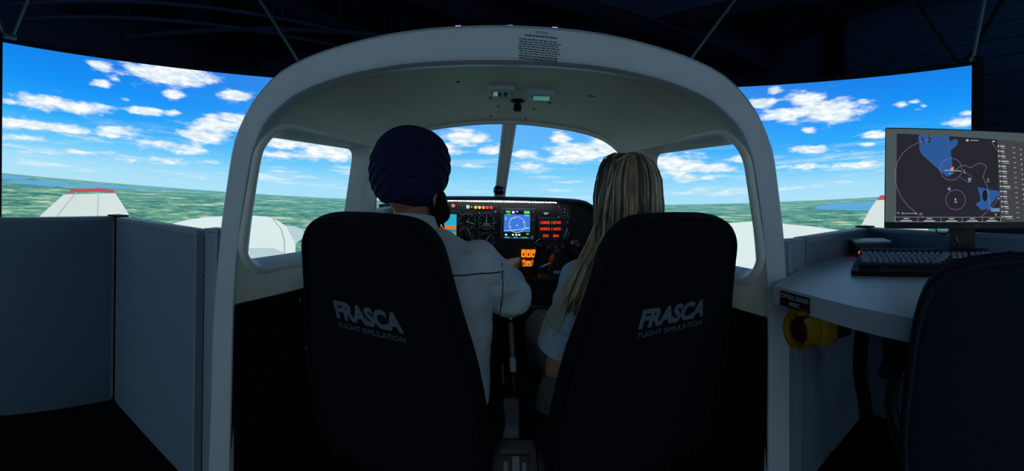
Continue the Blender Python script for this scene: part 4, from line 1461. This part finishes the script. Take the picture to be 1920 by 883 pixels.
def partition(name, p0, p1, label, z0=.0, z1=HP, th=.05, mat=M_part, trim=True):
    p0, p1 = Vector((p0[0], p0[1], 0)), Vector((p1[0], p1[1], 0))
    d = p1 - p0
    M = frame((p0 + p1) / 2, d, (0, 0, 1))
    t = thing(name, label, 'partition', ((p0 + p1) / 2)[:], 'office partitions')
    bm = bm_new(); box(bm, (0, (z0 + z1) / 2 - .004, 0), (d.length - .008, z1 - z0 - .008, th), M, bev=.004); obj('panel', bm, mat, t)
    if trim:
        bm = bm_new(); box(bm, (0, z1 - .010, 0), (d.length, .020, th + .008), M, bev=.003); obj('top_cap', bm, M_trim, t)
        for s in (-1, 1):
            bm = bm_new(); box(bm, (s * (d.length / 2 - .006), (z0 + z1) / 2, 0), (.012, z1 - z0 - .02, th + .004), M); obj('edge_strip', bm, M_trim, t, smooth=False)
    return t, M


partition('office_partition', (-1.655, 1.22), (-1.83, .42), 'blue-grey fabric partition beside the screen end, its corner below the white wing')
t, M = partition('office_partition', (-1.60, 1.235), (-.965, 1.095), 'blue-grey fabric partition running from the corner post to the slotted strip', )
bm = bm_new(); box(bm, (-1.632, 1.238, HP / 2), (.05, .05, HP), bev=.004); box(bm, (-1.632, 1.238, HP + .003), (.085, .07, .008), bev=.003)
tag(obj('corner_post', bm, M_black), 'black corner post joining two blue-grey partitions below the white wing', 'post')
# slotted upright with its dark slots, and the narrow return panel against the shell
st = thing('slotted_upright', 'grey slotted upright between partition and cockpit shell', 'upright', (-.94, 1.09, 0))
Ms = frame((-.945, 1.083, 0), (-.905 + .945, -.03, 0), (0, 0, 1))
bm = bm_new(); box(bm, (0, .44, -.02), (.036, .88, .04), Ms); obj('channel', bm, M_trim, st, smooth=False)
bm = bm_new(); box(bm, (0, .0085, 0), (.008, .017, .003), Ms)
bm.free()
bm = bm_new(); box(bm, (0, 0, 0), (.013, .019, .003)); bm2 = bpy.data.meshes.new('slot'); bm.to_mesh(bm2); bm.free(); bm2.materials.append(M_black)
for k in range(34):
    inst('slot', bm2, st, Ms @ Vector((-.004, .03 + k * .0248, .0005)), Ms.to_3x3())
bm = bm_new(); box(bm, (-.897, 1.085, .44), (.055, .06, .88), bev=.006); box(bm, (-.897, 1.085, .885), (.06, .066, .012), bev=.003)
tag(obj('return_post', bm, M_trim), 'pale post filling the gap between slotted upright and cockpit arch', 'post')

# ------------------------------------------------------------------ right workstation
partition('office_partition', (.955, 1.19), (1.515, 1.405), 'grey fabric partition behind the yellow button, ending at the device box', mat=M_partR)
partition('office_partition', (1.545, 1.385), (1.70, .10), 'grey fabric partition behind the monitor', mat=M_partR)
bm = bm_new(); box(bm, (1.535, 1.41, HP / 2), (.05, .05, HP), bev=.004); box(bm, (1.535, 1.41, HP + .003), (.07, .07, .008), bev=.003)
tag(obj('corner_post', bm, M_black), 'black corner post joining two grey partitions behind the device box', 'post')
bm = bm_new(); box(bm, (.905, 1.17, .44), (.075, .06, .88), bev=.008); box(bm, (.855, 1.13, .44), (.03, .05, .88), bev=.006)
tag(obj('return_post', bm, M_trim), 'pale post between cockpit arch and the grey partition', 'post')

dk = thing('desk', 'pale laminate desk with thick edge carrying the monitor and keyboard', 'desk', (1.1, .8, 0))
DZ = .78
poly = [(.685, .972), (.70, .69), (.7145, .485), (1.02, .43), (1.05, .10), (1.645, .10), (1.60, .63), (1.51, 1.372), (.93, 1.155)]
I4 = Matrix.Identity(4)
bm = bm_new(); prism(bm, poly, I4, DZ - .052, DZ); bmesh.ops.bevel(bm, geom=[e for e in bm.edges if abs(e.verts[0].co.z - e.verts[1].co.z) < .001], offset=.004, segments=2, affect='EDGES'); top = obj('worktop', bm, M_desk, dk)
# aisle-side legs of the desk and its dark curved support
bm = bm_new(); box(bm, (1.10, .16, (DZ - .05) / 2), (.05, .05, DZ - .05)); obj('leg', bm, M_deskE, dk, smooth=False)
bm = bm_new(); box(bm, (1.55, .16, (DZ - .05) / 2), (.05, .05, DZ - .05)); obj('leg', bm, M_deskE, dk, smooth=False)
bm = bm_new(); p = smooth_path([(1.125, 1.03, .73), (1.12, 1.03, .60), (1.11, 1.035, .42), (1.15, 1.04, .25), (1.17, 1.06, .06), (1.17, 1.06, 0)], 5); tube(bm, p, .026, 10); obj('curved_leg', bm, M_black, dk)
bm = bm_new(); box(bm, (1.17, 1.06, .015), (.12, .2, .03), bev=.01); obj('foot_plate', bm, M_black, dk)
# warning sign on the front edge
d_ = (Vector((.70, .69, 0)) - Vector((.685, .972, 0))).normalized()
def edge_frame(t, z, off):
    p = Vector((.685, .972, 0)).lerp(Vector((.70, .69, 0)), t)
    n_ = Vector((d_.y, -d_.x, 0))
    if n_.x > 0:
        n_ = -n_
    p = p + n_ * off
    return frame((p.x, p.y, z), d_, (0, 0, 1))
sg = thing('warning_sign', 'dark red sign with white capitals on the desk edge above the yellow button', 'sign', edge_frame(.34, DZ - .027, .001).translation[:])
Ms = edge_frame(.335, DZ - .027, .0005)
bm = bm_new(); prism(bm, rrect(.118, .040, .001, 2), Ms, 0, .0015); obj('plate', bm, M_sign, sg, smooth=False)
bm = text_bm('CONTROL LOADING', .0155, Ms @ Matrix.Translation((0, .004, .002)), bold=.0003, width=.112, extr=.0002); obj('lettering', bm, M_signT, sg, smooth=False)
bm = text_bm('ABORT', .0155, Ms @ Matrix.Translation((0, -.014, .002)), bold=.0003, width=.045, extr=.0002); obj('lettering', bm, M_signT, sg, smooth=False)

# emergency stop with its split yellow shroud
Me = edge_frame(.47, .692, -.03)
n_ = Me.col[2].xyz
es = thing('stop_button', 'yellow shrouded emergency stop button under the desk edge', 'button', Me.translation[:])
bm = bm_new(); box(bm, (.012, .005, -.01), (.085, .085, .06), Me, bev=.006); obj('housing', bm, M_yellow, es)
bm = bm_new(); box(bm, (.02, .008, -.065), (.07, .075, .05), Me, bev=.005); obj('switch_body', bm, M_plastic, es)
bm = bm_new(); lathe(bm, [(.016, .02), (.016, .034), (.027, .036), (.029, .044), (.027, .053), (.018, .057), (.002, .058)], Me, 28); obj('mushroom_cap', bm, M_red, es)
for a0, a1 in ((75, 255), (280, 410)):
    bm = bm_new()
    rings = []
    nseg = 18
    for k in range(nseg + 1):
        a = R(a0 + (a1 - a0) * k / nseg)
        rings.append([Me @ Vector((r * math.cos(a), r * math.sin(a), h)) for r, h in ((.036, .018), (.042, .06), (.049, .06), (.047, .018))])
    loop_loft(bm, rings); obj('guard', bm, M_yellow, es)
bm = bm_new(); box(bm, (0, .055, -.005), (.03, .04, .03), Me, bev=.003); obj('bracket', bm, M_yellow, es)

# small device box with a red light
db = thing('device_box', 'small black device box with pale lid and glowing red light behind the keyboard', 'box', (1.36, 1.22, DZ))
Mb = frame((1.365, 1.225, DZ), (.62, -.42, 0), (-(.0), 0, 1))
bm = bm_new(); box(bm, (0, .030, 0), (.155, .055, .13), Mb, bev=.004); obj('case', bm, M_plastic, db)
bm = bm_new(); box(bm, (0, .061, 0), (.160, .008, .136), Mb, bev=.002); obj('lid', bm, M_white, db)
zf = .066 if (Mb @ Vector((0, 0, .1))).length < (Mb @ Vector((0, 0, -.1))).length else -.066
bm = text_bm('FRASCA', .011, (Mb if zf > 0 else Mb) @ Matrix.Translation((.03, .042, zf + .0006)), width=.04, extr=.0002); obj('lettering', bm, M_logo, db, smooth=False)
bm = bm_new(); ell(bm, Mb @ Vector((-.055, .018, zf + .012)), (.011, .011, .011)); obj('pilot_light', bm, em('red_pilot', (255, 70, 40), 3.), db)
bm = bm_new(); lathe(bm, [(.014, -.012), (.015, .004), (.013, .012)], Mb @ Matrix.Translation((-.055, .018, zf)), 18, (True, False)); obj('light_collar', bm, pm('red_collar', (120, 20, 20), .3), db)
bm = bm_new(); tube(bm, [Mb @ Vector((-.045, .02, zf + .004)), Mb @ Vector((-.025, .032, zf + .03))], .005, 8); obj('toggle', bm, M_chrome, db)

# keyboard
kb = thing('keyboard', 'black keyboard with pale keys tilted up on the desk', 'keyboard', (1.08, .82, DZ))
K0 = Vector((.985, .935, DZ + .012)); KU = Vector((.285, -.37, 0)).normalized(); KV = Vector((.80, .60, .30)).normalized()
Mk = frame(K0, KU, KV)
bm = bm_new()
prism(bm, [(-.012, -.018), (.45, -.018), (.458, -.008), (.452, .165), (.444, .172), (.004, .172), (-.004, .165), (-.02, -.008)], Mk, -.014, .008)
bmesh.ops.bevel(bm, geom=bm.edges[:], offset=.003, segments=2, affect='EDGES'); obj('case', bm, M_plastic, kb)
for x in (.03, .42):
    bm = bm_new(); box(bm, (x, .15, -.028), (.03, .02, .05), Mk); obj('tilt_foot', bm, M_plastic, kb, smooth=False)


def keymesh(w, h, mat):
    bm = bm_new()
    rings = [[(x, y, 0) for x, y in rrect(w, h, .002, 2)], [(x * .86, y * .84 + .0006, .008) for x, y in rrect(w, h, .002, 2)]]
    loop_loft(bm, rings)
    bmesh.ops.recalc_face_normals(bm, faces=bm.faces[:])
    me = bpy.data.meshes.new('key'); bm.to_mesh(me); bm.free(); me.materials.append(mat)
    return me
K1 = keymesh(.0165, .016, M_key); K15 = keymesh(.025, .016, M_key); K2 = keymesh(.034, .016, M_key); KS = keymesh(.108, .016, M_keyD); KD = keymesh(.0215, .016, M_keyD); KF = keymesh(.0165, .013, M_keyD)
R3 = Mk.to_3x3()
def key(me, x, y):
    inst('key', me, kb, Mk @ Vector((x, y, .0075)), R3)
pit = .0192
for r, (y, x0, first) in enumerate(((.115, .012, K1), (.095, .017, K15), (.075, .019, K2), (.055, .024, K2))):
    key(first, x0, y)
    xs = x0 + (.0192 if first is K1 else .0236 if first is K15 else .0282) * (1 if first is not K1 else 1)
    cnt = (13, 12, 11, 10)[r]
    for k in range(cnt):
        key(K1, xs + k * pit, y)
    key(K2, xs + cnt * pit + .010, y)
for k in range(3):
    key(KD, .012 + k * .024, .032)
key(KS, .142, .032)
for k in range(4):
    key(KD, .212 + k * .024, .032)
for k in range(13):
    key(KF, .012 + k * .0225, .146)
for cx in range(3):
    for y in (.115, .095):
        key(K1, .318 + cx * pit, y)
for cx, y in ((0, .032), (1, .032), (2, .032), (1, .055)):
    key(K1, .318 + cx * pit, y)
for cx in range(4):
    for y in (.115, .095, .075, .055, .032):
        key(K1, .384 + cx * .0182, y)

# monitor
mo = thing('monitor', 'black flat monitor showing a dark moving map, standing on the desk', 'monitor', (1.4, .86, DZ))
TL, TRd = Vector((1.188, .996, 1.282)), Vector((1.527, .595, 1.27))
MU = (TRd - TL); MU.z = 0; MU.normalize()
MW, MH = .565, .368
Mm = frame(TL, MU, (-.0, .0, 1))           # x right along the monitor, y up, z toward viewer
bm = bm_new(); prism(bm, [(0, -MH), (MW, -MH), (MW, 0), (0, 0)], Mm, -.035, 0); bmesh.ops.bevel(bm, geom=bm.edges[:], offset=.003, segments=2, affect='EDGES'); obj('housing', bm, M_plastic, mo)
def C(x, y):
    return ((x - 80) * .0005, -(y - 45) * .000486)
def scr_em(n_, c, s=1.):
    return em('monitor_' + n_, c, s)
bm = bm_new(); poly2d(bm, Mm, [(.003, -.3435), (MW - .004, -.3435), (MW - .004, -.004), (.003, -.004)], .0006); ms = obj('desktop_area', bm, scr_em('desktop', (72, 84, 86)), mo, smooth=False)
bm = bm_new(); poly2d(bm, Mm, [C(165, 750), C(945, 750), C(915, 112), C(165, 90)], .0010); obj('map_area', bm, scr_em('map', (38, 37, 45)), mo, smooth=False)
bm = bm_new(); poly2d(bm, Mm, [C(945, 750), C(1195, 748), C(1195, 125), C(915, 112)], .0010); obj('list_area', bm, scr_em('list', (64, 66, 68)), mo, smooth=False)
bm = bm_new()
lake = [(330, 92), (318, 130), (330, 150), (330, 200), (345, 240), (385, 272), (430, 282), (470, 300), (485, 330), (500, 380), (540, 408), (585, 385), (590, 372), (562, 340), (545, 310), (515, 280), (530, 240), (560, 210), (600, 175), (618, 140), (600, 118), (580, 140), (556, 140), (548, 100)]
f = bm.faces.new([bm.verts.new(Mm @ Vector((*C(*p), .0014))) for p in lake]); bmesh.ops.triangulate(bm, faces=[f])
lake2 = [(765, 484), (800, 488), (822, 500), (850, 500), (938, 512), (935, 535), (890, 542), (852, 536), (856, 580), (868, 620), (880, 660), (840, 652), (795, 660), (780, 640), (750, 615), (775, 596), (802, 588), (786, 552)]
f = bm.faces.new([bm.verts.new(Mm @ Vector((*C(*p), .0014))) for p in lake2]); bmesh.ops.triangulate(bm, faces=[f])
obj('lake_shape', bm, scr_em('lake', (44, 88, 150)), mo, smooth=False)
bm = bm_new(); poly2d(bm, Mm, [C(345, 95), C(352, 120), C(368, 140), C(360, 165), C(350, 130)], .0017); poly2d(bm, Mm, [C(395, 95), C(412, 100), C(416, 125), C(402, 160), C(390, 130)], .0017); poly2d(bm, Mm, [C(824 + 20 * math.cos(k * .524), 548 + 44 * math.sin(k * .524)) for k in range(12)], .0017); obj('island_shape', bm, scr_em('island', (24, 24, 34)), mo, smooth=False)
bm = bm_new()
ring2d(bm, Mm, *C(566, 350), .0405, .0014, h1=.0018); ring2d(bm, Mm, *C(602, 582), .0365, .0012, h1=.0018)
arc = [(405, 132), (330, 152), (265, 185), (205, 240), (168, 310), (153, 400), (165, 480), (200, 565), (250, 630), (310, 680), (370, 714)]
line2d(bm, Mm, [C(*p) for p in arc], .0014, .0018)
line2d(bm, Mm, [C(*p) for p in [(938, 535), (910, 600), (860, 655), (790, 714)]], .0014, .0018); line2d(bm, Mm, [C(*p) for p in [(872, 135), (915, 195)]], .0012, .0018)
line2d(bm, Mm, [C(*p) for p in [(635, 410), (690, 445)]], .001, .0018); line2d(bm, Mm, [C(*p) for p in [(672, 372), (722, 402)]], .001, .0018)
ring2d(bm, Mm, *C(553, 500), .003, .006, h1=.0018, seg=12)
obj('range_ring', bm, scr_em('purple', (142, 108, 178)), mo, smooth=False)
bm = bm_new()
line2d(bm, Mm, [C(*p) for p in [(600, 355), (640, 322), (670, 318), (708, 338), (775, 299), (810, 305), (833, 324), (808, 405), (845, 490), (850, 560), (866, 640)]], .001, .0018)
line2d(bm, Mm, [C(*p) for p in [(390, 130), (405, 100), (415, 110), (398, 140)]], .001, .0018)
obj('boundary_line', bm, scr_em('grey', (150, 150, 156)), mo, smooth=False)
bm = bm_new()
line2d(bm, Mm, [C(*p) for p in [(518, 359), (638, 363)]], .0022, .002)
for x, y, w, h in ((600, 580, 8, 18), (604, 600, 22, 5), (666, 374, 20, 4), (664, 360, 8, 8), (848, 440, 20, 4), (847, 422, 7, 12), (558, 382, 10, 8), (704, 442, 18, 5), (930, 570, 18, 5), (686, 128, 18, 14), (887, 128, 18, 10), (740, 126, 60, 4), (262, 686, 100, 3), (212, 686, 4, 16), (310, 686, 4, 16), (182, 684, 20, 4), (350, 686, 20, 4)):
    rect2d(bm, Mm, *C(x, y), w * .0005, h * .000486, .002)
for k in range(5):
    xa, xb = (156, 324, 494, 652, 806, 948)[k:k + 2]
    line2d(bm, Mm, [C(xa, 714), C(xb, 714), C(xb, 748), C(xa, 748), C(xa, 714)], .0008, .002)
    rect2d(bm, Mm, *C((xa + xb) / 2, 725), .02, .003, .002); rect2d(bm, Mm, *C((xa + xb) / 2, 741), .04, .003, .002)
for k in range(15):
    y = 162 + k * 39.2; x = 924 + k * 2.8
    ring2d(bm, Mm, *C(x, y), .0016, .0032, h1=.002, seg=10)
    w_ = rng.choice((30, 40, 36, 60))
    rect2d(bm, Mm, *C(x + 14 + w_ / 2, y), w_ * .0005, .0042, .002); rect2d(bm, Mm, *C(x + 14 + w_ * .7, y + 15), w_ * .8 * .0005, .0016, .002)
    rect2d(bm, Mm, *C(x + 122, y + 8), .011, .0016, .002)
    ring2d(bm, Mm, *C(x + 178, y + 20), .0013, .0026, h1=.002, seg=10)
obj('screen_print', bm, scr_em('white', (186, 190, 192)), mo, smooth=False)
bm = bm_new(); poly2d(bm, Mm, [C(566, 338), C(588, 334), C(584, 356), C(560, 356)], .0022); poly2d(bm, Mm, [C(896, 684), C(908, 706), C(920, 684), C(908, 692)], .0024); obj('marker', bm, scr_em('orange', (236, 150, 60)), mo, smooth=False)
bm = bm_new(); rect2d(bm, Mm, *C(706, 424), .013, .010, .0021); rect2d(bm, Mm, *C(905, 658), .034, .014, .0021); obj('info_tag', bm, scr_em('tag', (96, 138, 178)), mo, smooth=False)
bm = text_bm('DELL', .0105, Mm @ Matrix.Translation((*C(765, 782), .0006)), bold=.0003, width=.031); obj('brand_lettering', bm, pm('brand_grey', (110, 116, 124)), mo, smooth=False)
bm = bm_new(); prism(bm, [(.245, -.50), (.345, -.50), (.345, -.22), (.245, -.22)], Mm, -.075, -.04); obj('stand_neck', bm, M_plastic, mo, smooth=False)
bm = bm_new(); prism(bm, rrect(.26, .20, .02, 4, 0, 0), frame((Mm @ Vector((.295, 0, -.05))).to_tuple()[:2] + (DZ,), MU, (-MU.y, MU.x, 0)), 0, .012); obj('stand_base', bm, M_plastic, mo)
bm = bm_new(); tube(bm, smooth_path([Mm @ Vector((.30, -.375, -.037)), Mm @ Vector((.27, -.40, -.037)), Mm @ Vector((.285, -.425, -.037)), Mm @ Vector((.31, -.405, -.037))], 6), .0035, 6); obj('stand_clip', bm, M_bezel, mo)
# cables hanging under the monitor
bm = bm_new(); tube(bm, smooth_path([Mm @ Vector((.19, -.36, -.03)), Mm @ Vector((.20, -.384, -.03)), Mm @ Vector((.23, -.388, -.03)), Mm @ Vector((.255, -.372, -.04))], 6), .003, 6)
tag(obj('cable', bm, M_plastic), 'thin black cable looping under the monitor', 'cable')
bm = bm_new(); p = smooth_path([(1.40, .70, DZ + .004), (1.45, .66, DZ + .03), (1.47, .62, DZ + .05), (1.50, .58, DZ + .02), (1.52, .52, DZ + .004)], 6); tube(bm, p, .004, 6)
tag(obj('cable', bm, M_plastic), 'thin black cable arching over the desk beside the monitor stand', 'cable')

# office chair in front of the desk
ch = thing('office_chair', 'dark upholstered chair with rounded back drawn up to the desk', 'chair', (.86, .30, 0))
cdir = Vector((.80, .42, 0)).normalized()          # direction the sitter faces
crt = Vector((cdir.y, -cdir.x, 0))
Oc = Vector((.785, .300, .44))
Mc = frame(Oc, crt, Vector((0, 0, 1)) - cdir * .06)
ol = smooth_path([(.20, 0, -.02), (.235, 0, .03), (.245, 0, .12), (.232, 0, .26), (.215, 0, .37), (.185, 0, .44), (.13, 0, .475), (.06, 0, .487), (0, 0, .489)], 5)
ol = [(p.x, p.z) for p in ol]; ol = ol + [(-x, z) for x, z in reversed(ol[:-1])]
bm = bm_new(); cushion(bm, ol, Mc, .035, .035, 3.2, 8); cb = obj('backrest', bm, M_chair, ch)
bm = bm_new(); tube(bm, [Mc @ Vector((x * .93, .02 + y * .93, .030)) for x, y in ol], .006, 6); obj('seam', bm, M_chairE, cb)
Fs = frame(Oc + cdir * .05 + Vector((0, 0, -.0)), crt, cdir)
bm = bm_new(); cushion(bm, [(x, y + .22) for x, y in rrect(.48, .46, .08)], Fs, .04, .045, 3.2, 6); obj('seat', bm, M_chair, ch)
bc = Oc + cdir * .26
bm = bm_new(); tube(bm, [(bc.x, bc.y, .06), (bc.x, bc.y, .42)], .03, 14); obj('gas_column', bm, M_plastic, ch)
for k in range(5):
    a = 2 * math.pi * k / 5 + .4
    e = Vector((bc.x + .27 * math.cos(a), bc.y + .27 * math.sin(a), .06))
    bm = bm_new(); tube(bm, [(bc.x, bc.y, .10), e], [.024, .016], 10); lg = obj('base_arm', bm, M_plastic, ch)
    bm = bm_new(); M = frame((e.x, e.y, .03), (0, 0, 1), (math.cos(a), math.sin(a), 0)); lathe(bm, [(.012, -.018), (.03, -.016), (.03, .016), (.012, .018)], M, 16); obj('caster', bm, M_plastic, lg)
for s in (-1, 1):
    pts = [Oc + crt * s * .25 + cdir * .12 + Vector((0, 0, .01)), Oc + crt * s * .29 + cdir * .14 + Vector((0, 0, .10)), Oc + crt * s * .28 + cdir * .16 + Vector((0, 0, .19))]
    bm = bm_new(); tube(bm, smooth_path(pts, 4), .016, 8); obj('armrest_post', bm, M_plastic, ch)
    Ma = frame(Oc + crt * s * .28 + cdir * .2 + Vector((0, 0, .2)), crt, cdir)
    bm = bm_new(); cushion(bm, rrect(.07, .26, .03), Ma, .015, .018, 2.6, 5); obj('armrest_pad', bm, M_plastic, ch)
# dark padded knee stool under the desk
ks = thing('stool', 'small black padded stool back under the desk beside the chair', 'stool', (1.08, .80, 0))
Mq = frame((1.06, .785, .505), Vector((.62, -.5, 0)), (0, 0, 1))
ol = smooth_path([(.0, 0, -.005), (.06, 0, .005), (.085, 0, .06), (.078, 0, .13), (.06, 0, .21), (0, 0, .222)], 5)
ol = [(p.x, p.z) for p in ol]; ol = ol + [(-x, z) for x, z in reversed(ol[1:-1])]
bm = bm_new(); cushion(bm, ol, Mq, .03, .03, 2.8, 6); obj('back_pad', bm, M_plastic, ks)
bm = bm_new(); tube(bm, smooth_path([Mq @ Vector((.03, .08, -.03)), Mq @ Vector((.03, -.12, -.03)), Mq @ Vector((.035, -.24, -.03)), Mq @ Vector((.07, -.30, -.06))], 5), .014, 8); obj('back_post', bm, M_plastic, ks)
sc_ = Mq @ Vector((.07, -.30, -.06))
bm = bm_new(); lathe(bm, [(.02, -.03), (.13, -.025), (.145, 0), (.13, .03), (.02, .035)], Matrix.Translation((sc_.x + .06, sc_.y + .0, .235)), 26); obj('stool_seat', bm, M_plastic, ks)
bm = bm_new(); tube(bm, [(sc_.x + .06, sc_.y, 0.02), (sc_.x + .06, sc_.y, .23)], .02, 10); lathe(bm, [(.13, 0), (.13, .012), (.03, .03)], Matrix.Translation((sc_.x + .06, sc_.y, 0)), 26); obj('pedestal', bm, M_plastic, ks)

# tiny joined details (screws, ticks, print) are too small to pick apart singly
TINY = ('fixing_screw', 'bezel_screw', 'panel_screw', 'tick_marks', 'data_block', 'map_green', 'map_line', 'display_knob', 'radio_knob', 'audio_knob', 'circuit_breaker',
        'screen_print', 'range_ring', 'boundary_line', 'marker', 'info_tag', 'lake_shape', 'island_shape', 'notice_print', 'stud', 'beard_strands', 'slot_glow')
for o in bpy.data.objects:
    if o.parent is not None and o.name.split('.')[0] in TINY:
        o['kind'] = 'stuff'
